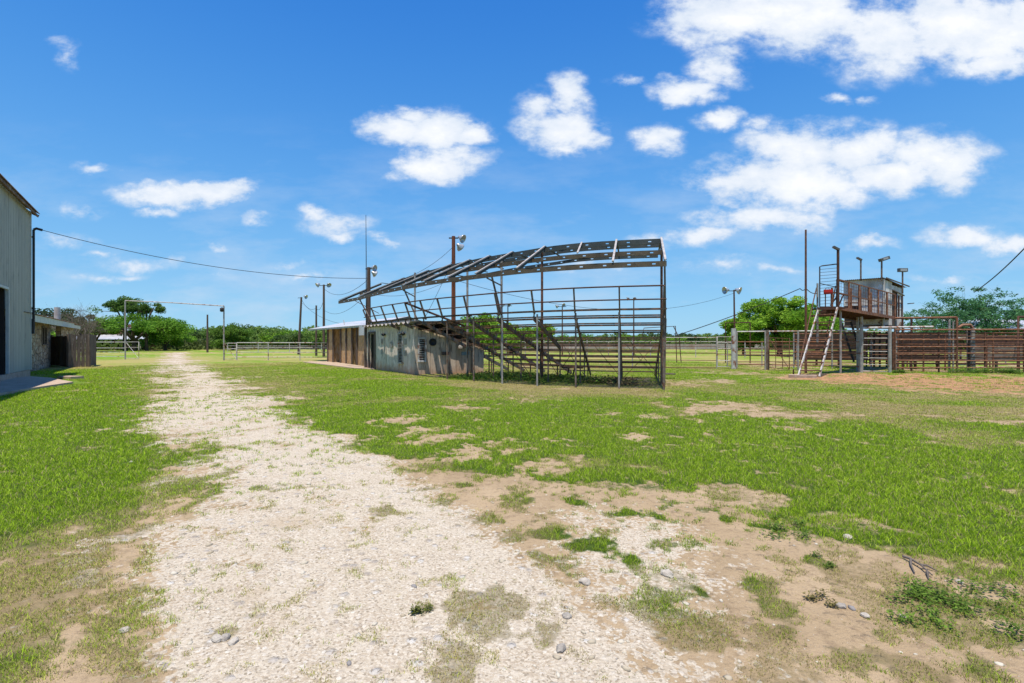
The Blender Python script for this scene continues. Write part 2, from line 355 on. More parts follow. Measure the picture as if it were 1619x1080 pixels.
def stone_mat():
    m, t, b, o = nmat('rubble_stone'); nn = t.nodes; ll = t.links; b.inputs['Roughness'].default_value = .9
    g = nn.new('ShaderNodeNewGeometry'); mp = nn.new('ShaderNodeMapping'); mp.inputs['Scale'].default_value = (1,1,1.5); ll.new(g.outputs['Position'], mp.inputs[0])
    v = nn.new('ShaderNodeTexVoronoi'); v.inputs['Scale'].default_value = 2.6; ll.new(mp.outputs[0], v.inputs[0])
    e = nn.new('ShaderNodeTexVoronoi'); e.feature = 'DISTANCE_TO_EDGE'; e.inputs['Scale'].default_value = 2.6; ll.new(mp.outputs[0], e.inputs[0])
    cr = nn.new('ShaderNodeValToRGB'); cr.color_ramp.elements[0].color = (.20,.13,.085,1); cr.color_ramp.elements[1].color = (.42,.37,.30,1)
    x = cr.color_ramp.elements.new(.5); x.color = (.33,.24,.165,1)
    sp_ = nn.new('ShaderNodeSeparateColor'); ll.new(v.outputs['Color'], sp_.inputs[0]); ll.new(sp_.outputs[0], cr.inputs[0])
    r = nn.new('ShaderNodeMapRange'); r.inputs[1].default_value = .02; r.inputs[2].default_value = .07; ll.new(e.outputs['Distance'], r.inputs[0])
    n = nn.new('ShaderNodeTexNoise'); n.inputs['Scale'].default_value = 9; n.inputs['Detail'].default_value = 6; ll.new(g.outputs['Position'], n.inputs[0])
    mx = nn.new('ShaderNodeMixRGB'); ll.new(r.outputs[0], mx.inputs[0]); mx.inputs[1].default_value = (.16,.12,.09,1); ll.new(cr.outputs[0], mx.inputs[2])
    m2 = nn.new('ShaderNodeMixRGB'); m2.blend_type = 'OVERLAY'; m2.inputs[0].default_value = .7; ll.new(mx.outputs[0], m2.inputs[1]); ll.new(n.outputs['Fac'], m2.inputs[2]); ll.new(m2.outputs[0], b.inputs['Base Color'])
    bp = nn.new('ShaderNodeBump'); bp.inputs['Distance'].default_value = .05; ll.new(r.outputs[0], bp.inputs['Height']); ll.new(bp.outputs[0], b.inputs['Normal'])
    return m
M['stone'] = stone_mat()

def leaf_mat(name, transl=.35, rough=.6):
    m, t, b, o = nmat(name); nn = t.nodes; ll = t.links
    a = nn.new('ShaderNodeAttribute'); a.attribute_name = 'tint'
    ll.new(a.outputs['Color'], b.inputs['Base Color']); b.inputs['Roughness'].default_value = rough; b.inputs['Specular IOR Level'].default_value = .12
    tr = nn.new('ShaderNodeBsdfTranslucent'); ll.new(a.outputs['Color'], tr.inputs[0])
    mx = nn.new('ShaderNodeMixShader'); mx.inputs[0].default_value = transl; ll.new(b.outputs[0], mx.inputs[1]); ll.new(tr.outputs[0], mx.inputs[2]); ll.new(mx.outputs[0], o.inputs[0])
    return m
M['leaf'] = leaf_mat('foliage', .48); M['blade'] = leaf_mat('grass_blades', .28)
def attr_mat(name):
    m, t, b, o = nmat(name); a = t.nodes.new('ShaderNodeAttribute'); a.attribute_name = 'tint'; t.links.new(a.outputs['Color'], b.inputs['Base Color']); b.inputs['Roughness'].default_value = .9; return m
M['pebble'] = attr_mat('pebbles')
#PART2
# ================================================================== GROUND
def G2(pts): return np.array([tuple(gnd(*p)[:2]) for p in pts])
def poly_sd(P, x, y):
    """signed distance in metres to a polygon (positive inside)"""
    d = np.full(x.shape, 1e9); ins = np.zeros(x.shape, bool); n = len(P)
    for i in range(n):
        ax, ay = P[i]; bx, by = P[(i+1) % n]; ex, ey = bx-ax, by-ay
        t = np.clip(((x-ax)*ex+(y-ay)*ey)/(ex*ex+ey*ey+1e-9), 0, 1)
        d = np.minimum(d, np.hypot(x-ax-t*ex, y-ay-t*ey))
        c = ((ay > y) != (by > y)) & (x < (bx-ax)*(y-ay)/(by-ay+1e-12)+ax); ins ^= c
    return np.where(ins, d, -d)
ROAD = G2([(262,557.5),(300,557.2),(296,561),(300,566),(328,579),(352,588),(375,598),(400,614),(470,650),(520,680),(566,706),(620,738),(676,768),(741,820),(800,868),
           (850,905),(905,950),(985,1010),(1070,1100),(1200,1300),(1500,1600),(300,1600),(250,1200),(215,1080),(180,1010),(175,960),(180,915),(215,880),(245,845),(300,800),(322,765),(330,735),(318,712),(290,690),(255,672),
           (243,650),(247,625),(250,600),(244,585),(246,574),(262,564),(255,560)])
GRAVEL2 = G2([(870,806),(940,800),(1040,812),(1100,830),(1150,870),(1170,910),(1120,950),(1180,1010),(1270,1080),(1400,1300),(900,1300),(960,1080),(950,1010),(925,950),(890,890),(870,850)])
DIRT = G2([(600,725),(690,735),(760,745),(837,752),(919,765),(1019,768),(1134,777),(1212,796),(1260,832),(1327,868),(1419,876),(1467,905),(1525,921),(1700,935),(2000,1000),(2400,1300),(1500,1700),(900,1300),(741,860),(640,770)])
LEFTD = G2([(245,600),(250,640),(262,670),(320,705),(345,740),(330,790),(300,840),(240,870),(215,905),(190,960),(170,1020),(230,1100),(300,1300),(-200,1300),(20,1080),(60,1000),(110,930),(160,880),(200,820),(230,760),(240,700),(232,650),(238,610)])
REDS = G2([(1225,588),(1300,590),(1420,594),(1619,597),(1900,600),(1900,628),(1619,622),(1500,620),(1400,612),(1300,606),(1240,600)])
def ell(px, py, rx, ry, s=1.0):
    a = gnd(px, py); n = gnd(px, py+ry*.5); return (a.x, a.y, rx/F*a.y, max(.15, (H*F/(max(py-ry, 545)-HZ)-H*F/(py+ry-HZ))/2), s)
SOIL = [ell(*q) for q in ((640,664,42,9),(700,692,60,9,1),(740,645,26,3,.9),(672,680,40,8,.8),(900,700,60,10,.55),(1005,690,26,6,.9),(760,720,80,16,.7),(850,735,60,14,.7),
        (1150,645,80,12,.9),(1220,655,60,10,.8),(1100,637,40,6,.7),(1255,677,30,5,.8),(1300,652,50,6,.6),(1590,668,50,4,.85),(1080,605,40,4,.55),(1130,602,30,4,.6),(1160,590,60,3.5,.75),(1250,598,40,4,.9),
        (1000,600,60,3.2,.75),(880,600,60,3,.6),(830,577,60,3,.5),(960,567,60,3,.4),(500,572,26,2.2,.6),(330,600,20,6,.4),(420,640,30,10,.4),(560,690,40,14,.4),(1060,660,60,8,.45),(965,655,40,6,.4),(1420,700,50,6,.35),(160,900,30,20,.5))]
TUFTS = [ell(*q) for q in ((400,772,52,9,.7),(620,810,30,5,.45),(640,800,10,3,.5),(430,700,12,3,.3),(880,846,60,10,.85),(940,862,50,13,.9),(990,880,40,9,.7),(1000,812,36,10,.9),(1050,820,22,8,.7),(905,795,16,9,.8),
        (1150,822,30,8,.7),(1190,832,50,11,.95),(1215,838,30,9,.8),(700,790,44,12,.85),(740,765,44,10,.8),(650,745,40,8,.7),(820,790,40,14,.7),(770,820,40,12,.8),(810,850,40,14,.7),(720,740,60,8,.7),(860,880,30,10,.6),(780,745,40,8,.7),(665,967,22,9,.9),(712,907,16,12,.5),(770,960,60,34,.75),(790,990,40,24,.6),
        (850,1010,40,30,.7),(740,1050,50,40,.65),(910,1050,22,20,.6),(1040,960,70,30,.75),(1090,1000,60,34,.8),(1110,938,26,14,.7),(1200,925,36,22,.85),(1230,965,46,30,.9),(1240,1000,36,20,.8),(1070,1040,50,30,.5),
        (1285,887,22,8,.8),(1310,945,30,9,.35),(1460,960,50,26,.95),(1480,990,50,30,.9),(1560,960,80,40,.95),(1600,1010,70,50,.95),(1380,1000,30,14,.6),(1360,1050,80,44,.75),(1560,1060,90,40,.85),(1450,1060,60,30,.5),
        (840,1060,30,24,.3),(360,995,36,14,.7),(400,975,16,8,.6),(300,960,34,16,.6),(220,985,70,22,.8),(260,1040,60,40,.45),(110,1010,110,60,1.0),(190,940,60,24,.9),(50,950,90,60,1.0),(40,1060,90,40,1.0),(230,1020,50,30,.8),(400,1070,30,14,.7),(250,930,40,12,.45),
        (560,1000,14,8,.3),(350,900,16,8,.3),(300,770,36,30,.6),(260,820,40,20,.55),(310,720,40,18,.5),(900,905,30,12,.5),(985,925,30,14,.4),
        (268,566,12,2,.6),(262,592,16,2,.4),(290,604,20,2,.4),(270,622,22,2,.35),(300,590,12,1.6,.4))]
def esum(E, x, y, wob):
    t = np.zeros_like(x)
    for (cx, cy, rx, ry, s) in E:
        d = np.sqrt(((x-cx)/rx)**2+((y-cy)/ry)**2); m = d < 2.2
        t = np.where(m, np.maximum(t, s*np.clip(1.25-d*.9+wob, 0, 1)), t)
    return t
def masks(x, y):
    """grass, gravel, dryness, red soil at world points; every value lies fixed on the ground"""
    r = np.hypot(x, y)
    nA = fbm(x, y, .9, 3, 5)-.5; nB = fbm(x, y, 3.2, 11, 4)-.5; nC = fbm(x, y, .22, 23, 4)-.5; nD = fbm(x, y, 9.0, 37, 3)-.5
    nE = fbm(x, y, .09, 51, 3)-.5
    sdR = poly_sd(ROAD, x, y); sdG = poly_sd(GRAVEL2, x, y); sdD = poly_sd(DIRT, x, y); sdL = poly_sd(LEFTD, x, y); sdE = poly_sd(REDS, x, y)
    wr = np.clip(r*.045, .10, 1.2)
    road = sstep(-1.2, 1.2, sdR/wr+nA*3.2+nB*2.5+nD*1.3-.25*sstep(8, 25, r))
    gr2 = sstep(-1.6, 2.0, sdG/wr*.7+nA*3.4+nB*3.8+nD*3)*.85
    lef = sstep(-1, 1, sdL/wr+nA*2.5+nB*3)
    gravel = np.maximum(road*(1-.55*sstep(.02, .22, nC+nB*.5)), gr2*(1-.75*sstep(.02, .16, nA+.5*nB)))
    gravel = np.maximum(gravel, lef*sstep(.03, .13, nA*.8+nB*.8)*.85)
    dirt = sstep(-1.3, 1.3, sdD/wr+nA*3.6+nB*3.8+nD*2)
    red = sstep(-1.2, 1.2, sdE/1.1+nA*2.5+nB*3)
    soil = esum(SOIL, x, y, nA*1.3+nB*1.6+nD*.8)
    grass = 1-road
    grass = grass*(1-dirt)
    grass = grass*(1-.92*sstep(.2, .85, soil+nB*1.1+nD*.9))
    grass = grass*(1-.95*sstep(.34, .95, red+nB*2.2+nA*1.0+nD*1.2))
    edge = sstep(-.2, 1.2, (-sdR)/(wr*3)+nA*2.2)          # thin grass along the road
    grass = grass*(1-lef)+lef*grass*sstep(-.10, .06, nB+nA*.5-.02)*.9
    tf = esum(TUFTS, x, y, nA*.9+nB*1.0)
    grass = np.maximum(grass, sstep(.05, .95, tf+nB*1.3+nD*1.2)*.95); dryt = np.clip(tf, 0, 1)
    spr = sstep(.06, .16, nB+nD*.6+nA*.4)*np.maximum(dirt*.8, 0)*(1-road)
    grass = np.maximum(grass, spr*.75)
    thin = sstep(-.32, -.02, nC*.7+nA*.7+nB*.6+nD*.3+.045*np.clip(edge*3, 0, 3)+.05*sstep(3, -4, x))
    grass = grass*(.45+.55*thin)
    pen = sstep(25.5, 27.5, y)*sstep(44, 38, y)*sstep(13, 17, x); grass = grass*(1-.8*pen*sstep(-.12, .1, nA+nB*.5))
    dry = np.clip(.29+nC*2.1+nE*1.4+nA*1.0+(1-edge)*.34+soil*.5+(dirt*.25+lef*.25)*(1-.9*dryt)-.14*dryt*((dirt > .4) | (lef > .4)), 0, 1)
    dry = np.clip(dry+nB*.5+nD*.25+.18*sstep(9, 20, y)*sstep(-4, 2, x)*sstep(12, 4, x)+.20*sstep(20, 60, r)-.32*sstep(-1.2, -2.6, x)*sstep(30, 10, r), 0, 1)
    return grass, np.clip(gravel, 0, 1), dry, np.maximum(red, .25*sstep(25, 32, y)*sstep(2, 10, x)), sdR, dirt
def gz(x, y):
    r = np.hypot(x, y); m = sstep(3, 9, r)
    z = (fbm(x, y, .35, 71, 3)-.5)*.05*m
    z = z+(fbm(x, y, 6, 77, 2)-.5)*.012
    z = z+(.10*np.exp(-((y-24.3)/1.6)**2)*sstep(12, 15, x))
    return z*(r < 400)

fine = np.radians(np.arange(-62, 62.01, .2)); coarse = np.radians(np.arange(64, 297, 3.0))
ang = np.concatenate([fine, coarse]); rad = [0.35]
while rad[-1] < 2600: rad.append(rad[-1]*(1.0115 if rad[-1] < 70 else 1.05))
rad = np.array(rad); na, nr = len(ang), len(rad)
RR, AA = np.meshgrid(rad, ang, indexing='ij'); GX = (RR*np.sin(AA)).ravel(); GY = (RR*np.cos(AA)).ravel()
mg, mv, md, mr_, sdr, mdirt = masks(GX, GY); GZ = gz(GX, GY)-.02*0
ii, jj = np.meshgrid(np.arange(nr-1), np.arange(na), indexing='ij'); j2 = (jj+1) % na
FQ = np.stack([ii*na+jj, ii*na+j2, (ii+1)*na+j2, (ii+1)*na+jj], -1).reshape(-1, 4)[:, ::-1]
GV = np.stack([GX, GY, GZ], 1)
cA = np.stack([mg, mv, md], 1); cB = np.stack([mr_, mdirt, mdirt*0], 1)

def ground_mat():
    m, t, b, o = nmat('ground_cover'); nn = t.nodes; ll = t.links
    def X(ty, **k):
        q = nn.new(ty)
        for a, v in k.items(): setattr(q, a, v)
        return q
    g = X('ShaderNodeNewGeometry'); P = g.outputs['Position']
    a1 = X('ShaderNodeAttribute'); a1.attribute_name = 'cover'; a2 = X('ShaderNodeAttribute'); a2.attribute_name = 'soil'
    s1 = X('ShaderNodeSeparateColor'); ll.new(a1.outputs['Color'], s1.inputs[0]); s2 = X('ShaderNodeSeparateColor'); ll.new(a2.outputs['Color'], s2.inputs[0])
    def noise(sc, d=6, r=.6):
        n = X('ShaderNodeTexNoise'); n.inputs['Scale'].default_value = sc; n.inputs['Detail'].default_value = d; n.inputs['Roughness'].default_value = r; ll.new(P, n.inputs[0]); return n.outputs['Fac']
    def mr(v, a, c, lo=0, hi=1):
        r = X('ShaderNodeMapRange'); ll.new(v, r.inputs[0])
        for i, q in ((1,a),(2,c),(3,lo),(4,hi)): r.inputs[i].default_value = q
        return r.outputs[0]
    def mix(f, a, c, bl='MIX'):
        x = X('ShaderNodeMixRGB', blend_type=bl)
        for i, q in ((0, f), (1, a), (2, c)):
            if isinstance(q, tuple): x.inputs[i].default_value = (*q, 1)
            elif isinstance(q, (int, float)): x.inputs[i].default_value = q
            else: ll.new(q, x.inputs[i])
        return x.outputs[0]
    def ma(op, a, c, cl=False):
        x = X('ShaderNodeMath', operation=op, use_clamp=cl)
        for i, q in ((0, a), (1, c)):
            if isinstance(q, (int, float)): x.inputs[i].default_value = q
            else: ll.new(q, x.inputs[i])
        return x.outputs[0]
    def vor(sc, f='F1'):
        v = X('ShaderNodeTexVoronoi', feature=f); v.inputs['Scale'].default_value = sc; ll.new(P, v.inputs[0]); return v
    # bare soil
    soil = mix(mr(noise(1.6), .3, .7), (.45,.335,.21), (.36,.26,.155)); soil = mix(mr(noise(26), .55, .75), soil, (.25,.175,.12))
    redc = mix(mr(noise(2.4, 7, .7), .42, .6), (.50,.265,.14), (.31,.165,.085)); redc = mix(mr(noise(7, 6, .7), .5, .62), redc, (.17,.15,.06))
    soil = mix(ma('MULTIPLY', mr(noise(1.1, 7, .7), .52, .70), .65), soil, (.235,.165,.095)); soil = mix(ma('MULTIPLY', mr(noise(9, 6, .7), .52, .66), .6), soil, (.22,.155,.095)); soil = mix(s2.outputs[0], soil, redc)
    # crushed limestone at three sizes
    v1 = vor(34); v2 = vor(85); v3 = vor(15)
    def rnd(v): s = X('ShaderNodeSeparateColor'); ll.new(v.outputs['Color'], s.inputs[0]); return s
    r1 = rnd(v1); r2 = rnd(v2); r3 = rnd(v3)
    fines = mix(mr(noise(3), .35, .65), (.50,.425,.325), (.43,.345,.25))
    gcol = mix(mr(r2.outputs[0], .2, .9), fines, (.60,.525,.42)); gcol = mix(ma('MULTIPLY', mr(r1.outputs[0], .52, .66), mr(v1.outputs['Distance'], .5, .35)), gcol, mix(r1.outputs[1], (.67,.61,.52), (.41,.325,.235)))
    gcol = mix(ma('MULTIPLY', mr(r3.outputs[0], .86, .9), mr(v3.outputs['Distance'], .42, .36)), gcol, mix(r3.outputs[1], (.64,.60,.54), (.40,.34,.28)))
    gcol = mix(ma('MULTIPLY', mr(r2.outputs[1], .88, .93), 1.0), gcol, (.33,.27,.20))
    gcol = mix(mr(noise(.8, 5), .58, .72, 0, .7), gcol, (.42,.32,.21))
    gm = ma('ADD', s1.outputs[1], ma('MULTIPLY', ma('SUBTRACT', r1.outputs[2], .5), .7)); gm = ma('ADD', gm, ma('MULTIPLY', ma('SUBTRACT', noise(30), .5), .8))
    base = mix(mr(gm, .38, .6), soil, gcol)
    # grass seen from far off, thatch between near blades with their shade painted in
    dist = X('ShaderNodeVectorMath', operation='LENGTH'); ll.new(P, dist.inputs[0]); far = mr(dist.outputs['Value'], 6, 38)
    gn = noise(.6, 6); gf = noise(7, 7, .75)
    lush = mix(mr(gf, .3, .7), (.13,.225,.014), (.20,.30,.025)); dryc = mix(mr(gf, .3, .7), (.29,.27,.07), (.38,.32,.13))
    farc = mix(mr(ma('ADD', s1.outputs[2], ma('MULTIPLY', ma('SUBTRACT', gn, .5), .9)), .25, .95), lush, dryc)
    shaded_thatch = mix(mr(noise(40, 5), .3, .7), (.10,.09,.03), (.22,.165,.075)); shaded_thatch = mix(mr(s1.outputs[2], .1, .6), (.05,.085,.012), shaded_thatch)
    gcolr = mix(far, shaded_thatch, farc)
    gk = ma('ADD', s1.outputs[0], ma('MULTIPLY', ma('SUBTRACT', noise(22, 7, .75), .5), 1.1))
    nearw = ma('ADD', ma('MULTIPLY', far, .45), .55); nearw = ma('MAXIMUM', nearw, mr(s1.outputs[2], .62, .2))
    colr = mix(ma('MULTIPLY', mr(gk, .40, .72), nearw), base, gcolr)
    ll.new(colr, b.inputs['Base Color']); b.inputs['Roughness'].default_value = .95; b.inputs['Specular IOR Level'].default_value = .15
    hgt = ma('ADD', ma('MULTIPLY', mr(v1.outputs['Distance'], .6, 0), .26), ma('MULTIPLY', noise(80, 4, .6), .55)); hgt = ma('ADD', hgt, ma('MULTIPLY', mr(v3.outputs['Distance'], .6, .2), mr(r3.outputs[0], .86, .9, 0, 1.0)))
    bp = X('ShaderNodeBump'); bp.inputs['Strength'].default_value = .95; bp.inputs['Distance'].default_value = .026; ll.new(hgt, bp.inputs['Height']); ll.new(bp.outputs[0], b.inputs['Normal'])
    return m
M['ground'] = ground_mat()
fr = sdr[FQ].mean(1) > 0                               # the faces of the track and of the ground round it
def compact(V, Fc, cols):
    u, inv = np.unique(Fc, return_inverse=True); return V[u], inv.reshape(Fc.shape), [c[u] for c in cols]
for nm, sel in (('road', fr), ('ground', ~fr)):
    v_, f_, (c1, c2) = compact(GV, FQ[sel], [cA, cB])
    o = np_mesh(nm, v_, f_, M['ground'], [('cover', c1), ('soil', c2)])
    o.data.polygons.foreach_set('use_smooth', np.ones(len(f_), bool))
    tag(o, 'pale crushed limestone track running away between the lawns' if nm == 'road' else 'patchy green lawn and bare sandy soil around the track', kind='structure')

# keep-out boxes for grass (buildings)
def blocked(x, y):
    bl = np.zeros(x.shape, bool)
    for P in KEEP: bl |= poly_sd(np.array(P), x, y) > 0
    return bl
KEEP = [[(-13.2,9.5),(-17.9,17.0),(-16.2,19.9),(-23.5,24.6),(-40,10)], [(-9.6,34.2),(-4.8,25.2),(-1.8,26.5),(-5,36)], [(12.8,22.3),(14.3,22.3),(14.3,23.5),(12.8,23.5)]]

rng = np.random.default_rng(5)
def scatter(n_scale, r0, r1, half, dens):
    """random points with a density (per m2) that falls with distance"""
    edges = np.geomspace(r0, r1, 60); xs = []; ys = []
    for a, b_ in zip(edges[:-1], edges[1:]):
        n = int(dens((a+b_)/2)*math.radians(2*half)/2*(b_*b_-a*a)*n_scale)
        r = np.sqrt(rng.uniform(a*a, b_*b_, n)); t = np.radians(rng.uniform(-half, half, n)); xs.append(r*np.sin(t)); ys.append(r*np.cos(t))
    return np.concatenate(xs), np.concatenate(ys)
# ---- grass blades
gx_, gy_ = scatter(1.0, 1.9, 44, 51, lambda r: 14000 if r < 4.0 else 14000*(4.0/r)**1.55)
mg, mv, md, mr_, sdr, mdirt = masks(gx_, gy_)
fn = fbm(gx_, gy_, 14, 91, 2)-.5
keep = (rng.uniform(size=len(gx_)) < np.clip((mg+fn*1.5+(fbm(gx_, gy_, 5, 93, 2)-.5)*1.2-.30)*2.4, 0, 1)) & ~blocked(gx_, gy_)
gx_, gy_, md, mdirt, mg = gx_[keep], gy_[keep], md[keep], mdirt[keep], mg[keep]
n = len(gx_); rr = np.hypot(gx_, gy_)
lush = np.clip(1-md*1.25, 0, 1)
hh = rng.uniform(.016, .044, n)*(.55+.75*lush)*(1+.25*(fbm(gx_, gy_, 1.3, 5, 2)-.5)*2); hh *= np.where(mdirt > .5, .8, 1)
hh = np.where(rng.uniform(size=n) < .03, hh*1.7, hh)
wd = .0028*np.maximum(rr/4.0, 1)**.86*rng.uniform(.7, 1.4, n)
az = rng.uniform(0, 2*np.pi, n); lean = rng.uniform(.2, 1.5, n)*hh; la = rng.uniform(0, 2*np.pi, n)
z0 = gz(gx_, gy_)-.004
bx, by = np.cos(az)*wd/2, np.sin(az)*wd/2
mx_, my_ = gx_+np.cos(la)*lean*.35, gy_+np.sin(la)*lean*.35
tx, ty = gx_+np.cos(la)*lean, gy_+np.sin(la)*lean
V = np.empty((n, 5, 3), np.float32)
V[:, 0] = np.stack([gx_-bx, gy_-by, z0], 1); V[:, 1] = np.stack([gx_+bx, gy_+by, z0], 1)
V[:, 2] = np.stack([mx_+bx*.7, my_+by*.7, z0+hh*.62], 1); V[:, 3] = np.stack([mx_-bx*.7, my_-by*.7, z0+hh*.62], 1)
V[:, 4] = np.stack([tx, ty, z0+hh*np.where(lean > hh, .78, 1)], 1)
i5 = (np.arange(n)*5)[:, None]
T = np.concatenate([i5+np.array([0, 1, 2]), i5+np.array([0, 2, 3]), i5+np.array([3, 2, 4])])
t = rng.uniform(size=(n, 1)); d_ = np.clip(md[:, None]*1.15-.22+rng.normal(0, .20, (n, 1)), 0, 1)
g1 = np.array([.18, .31, .010]); g2 = np.array([.40, .56, .03]); y1 = np.array([.54, .45, .17]); y2 = np.array([.34, .31, .05])
col = (g1*(1-t)+g2*t)*(1-d_)+(y2*(1-t)+y1*t)*d_
dead = rng.uniform(size=(n, 1)) < (.12+.30*md[:, None]); col = np.where(dead, np.array([.43, .34, .18])*(.5+.7*t), col)*rng.uniform(.6, 1.4, (n, 1))*(1-.18*np.clip(mdirt, 0, 1))[:, None]
np_g = np_mesh('grass', V.reshape(-1, 3), T, M['blade'], np.repeat(col, 5, 0))
tag(np_g, 'short green and straw coloured grass blades covering the lawn', 'grass', kind='stuff')
print('blades', n)

# ---- broad weeds growing in the dirt and in the shade under the stand
def ico():
    p = (1+5**.5)/2
    v = np.array([(-1,p,0),(1,p,0),(-1,-p,0),(1,-p,0),(0,-1,p),(0,1,p),(0,-1,-p),(0,1,-p),(p,0,-1),(p,0,1),(-p,0,-1),(-p,0,1)])/math.hypot(1, p)
    f = np.array([(0,11,5),(0,5,1),(0,1,7),(0,7,10),(0,10,11),(1,5,9),(5,11,4),(11,10,2),(10,7,6),(7,1,8),(3,9,4),(3,4,2),(3,2,6),(3,6,8),(3,8,9),(4,9,5),(2,4,11),(6,2,10),(8,6,7),(9,8,1)])
    return v, f
IV, IF = ico()
# ---- loose stones
px_, py_ = scatter(1.0, 1.9, 18, 50, lambda r: 900 if r < 4.5 else 900*(4.5/r)**2.1)
mg, mv, md, mr_, sdr, mdirt = masks(px_, py_)
keep = (rng.uniform(size=len(px_)) < np.clip(mv*.8-.12+.34*mdirt*(mg < .5), 0, 1)*np.clip(1.1-mg, 0, 1)*np.clip(.25+2.2*(fbm(px_, py_, 1.6, 15, 3)-.36)*2, .12, 1)) & ~blocked(px_, py_)
px_, py_ = px_[keep], py_[keep]; n = len(px_)
sz = np.minimum(.0026*(rng.pareto(1.9, n)+1), .024)*np.maximum(1, np.hypot(px_, py_)/6)**.4
q = rng.normal(size=(n, 12, 1))*.20+1; sc = rng.uniform(.5, 1.3, (n, 1, 3)); sc[:, :, 2] *= .62
A = rng.uniform(0, 2*np.pi, n); ca, sa = np.cos(A)[:, None], np.sin(A)[:, None]
W = IV[None]*q*sc*sz[:, None, None]; X_ = W[..., 0]*ca-W[..., 1]*sa; Y_ = W[..., 0]*sa+W[..., 1]*ca
V = np.stack([X_+px_[:, None], Y_+py_[:, None], W[..., 2]+(gz(px_, py_)+sz*.05)[:, None]], -1).reshape(-1, 3)
T = (np.arange(n)*12)[:, None, None]+IF[None]
t = rng.uniform(size=(n, 1)); col = np.array([.55, .50, .41])*(1-t)+np.array([.36, .295, .20])*t
col = np.where(rng.uniform(size=(n, 1)) < .05, np.array([.24, .22, .21]), col)
o = np_mesh('gravel_stones', V, T.reshape(-1, 3), M['pebble'], np.repeat(col, 12, 0)); tag(o, 'small loose limestone chips scattered over the track', 'gravel', kind='stuff'); print('stones', n)

def rock(px, py, size, m, label, seed, flat=.6):
    c = gnd(px, py); rg = np.random.default_rng(seed); v = IV.copy(); f = IF
    # one subdivision
    e = {}; vs = [tuple(a) for a in v]; fs = []
    def mid(a, b_):
        k = (min(a, b_), max(a, b_))
        if k not in e: e[k] = len(vs); p = (np.array(vs[a])+np.array(vs[b_])); vs.append(tuple(p/np.linalg.norm(p)))
        return e[k]
    for a, b_, c_ in f: ab, bc, ca_ = mid(a, b_), mid(b_, c_), mid(c_, a); fs += [(a, ab, ca_), (b_, bc, ab), (c_, ca_, bc), (ab, bc, ca_)]
    v = np.array(vs)*(1+rg.normal(size=(len(vs), 1))*.09)*np.array([1, rg.uniform(.6, .9), flat])*size
    a = rg.uniform(0, 3); v = v@np.array([[math.cos(a), math.sin(a), 0], [-math.sin(a), math.cos(a), 0], [0, 0, 1]])
    mb = MB(); mb.add([tuple(q+np.array([c.x, c.y, size*flat*.35+float(gz(np.array([c.x]), np.array([c.y]))[0])])) for q in v], fs)
    root = mb.build('rock', m); tag(root, label, 'rock', 'loose rocks on the track and the dirt')
rock(343, 1012, .035, M['stone_pale'], 'flat pale elongated rock at the lower left edge of the track', 1)
rock(356, 1009, .030, M['stone_grey'], 'rounded tan rock beside the flat pale one at the lower left', 2)
rock(369, 1016, .028, M['stone_pale'], 'small whitish rock, right one of the three at the lower left', 3)
rock(197, 998, .030, M['stone_pale'], 'white flat stone lying in thin grass at the lower left', 4)
rock(887, 1027, .036, M['stone_grey'], 'grey cobble lying on white chips at the bottom centre', 5)
rock(897, 975, .030, M['stone_grey'], 'dark grey half buried stone behind the grey cobble', 6)
rock(1368, 975, .028, M['stone_pale'], 'pale stone on bare dirt at the lower right', 7)
rock(1330, 960, .030, M['stone_grey'], 'dark flat stone beside dry weeds on the dirt', 8)
rock(1428, 976, .022, M['stone_pale'], 'small pale stone beside the green weeds at the lower right', 9)
rock(1340, 852, .045, M['stone_pale'], 'pale stone in the edge of the right lawn', 10)
rock(1517, 922, .028, M['stone_pale'], 'whitish stone at the lawn edge near the right side', 11)
rock(1055, 910, .05, M['stone_pale'], 'white angular stone in the gravel between two grass patches', 12)
rock(924, 922, .04, M['stone_pale'], 'tan stone on the gravel right of the track centre', 13)

mb = MB()
b0 = gnd(1438, 883); z = .03
for pts in ([(1428,884,.02),(1440,890,.03),(1456,900,.03),(1474,914,.02)], [(1440,890,.03),(1440,897,.02),(1446,908,.01)], [(1456,900,.03),(1466,901,.03),(1482,905,.01)], [(1466,908,.02),(1468,918,.01)]):
    mb.pipe([gnd(a, b_)+Vector((0, 0, c_)) for a, b_, c_ in pts], .010, 6, r2=.004)
tag(mb.build('fallen_branch', M['bark_pale']), 'dry forked stick lying at the edge of the right lawn', 'branch')

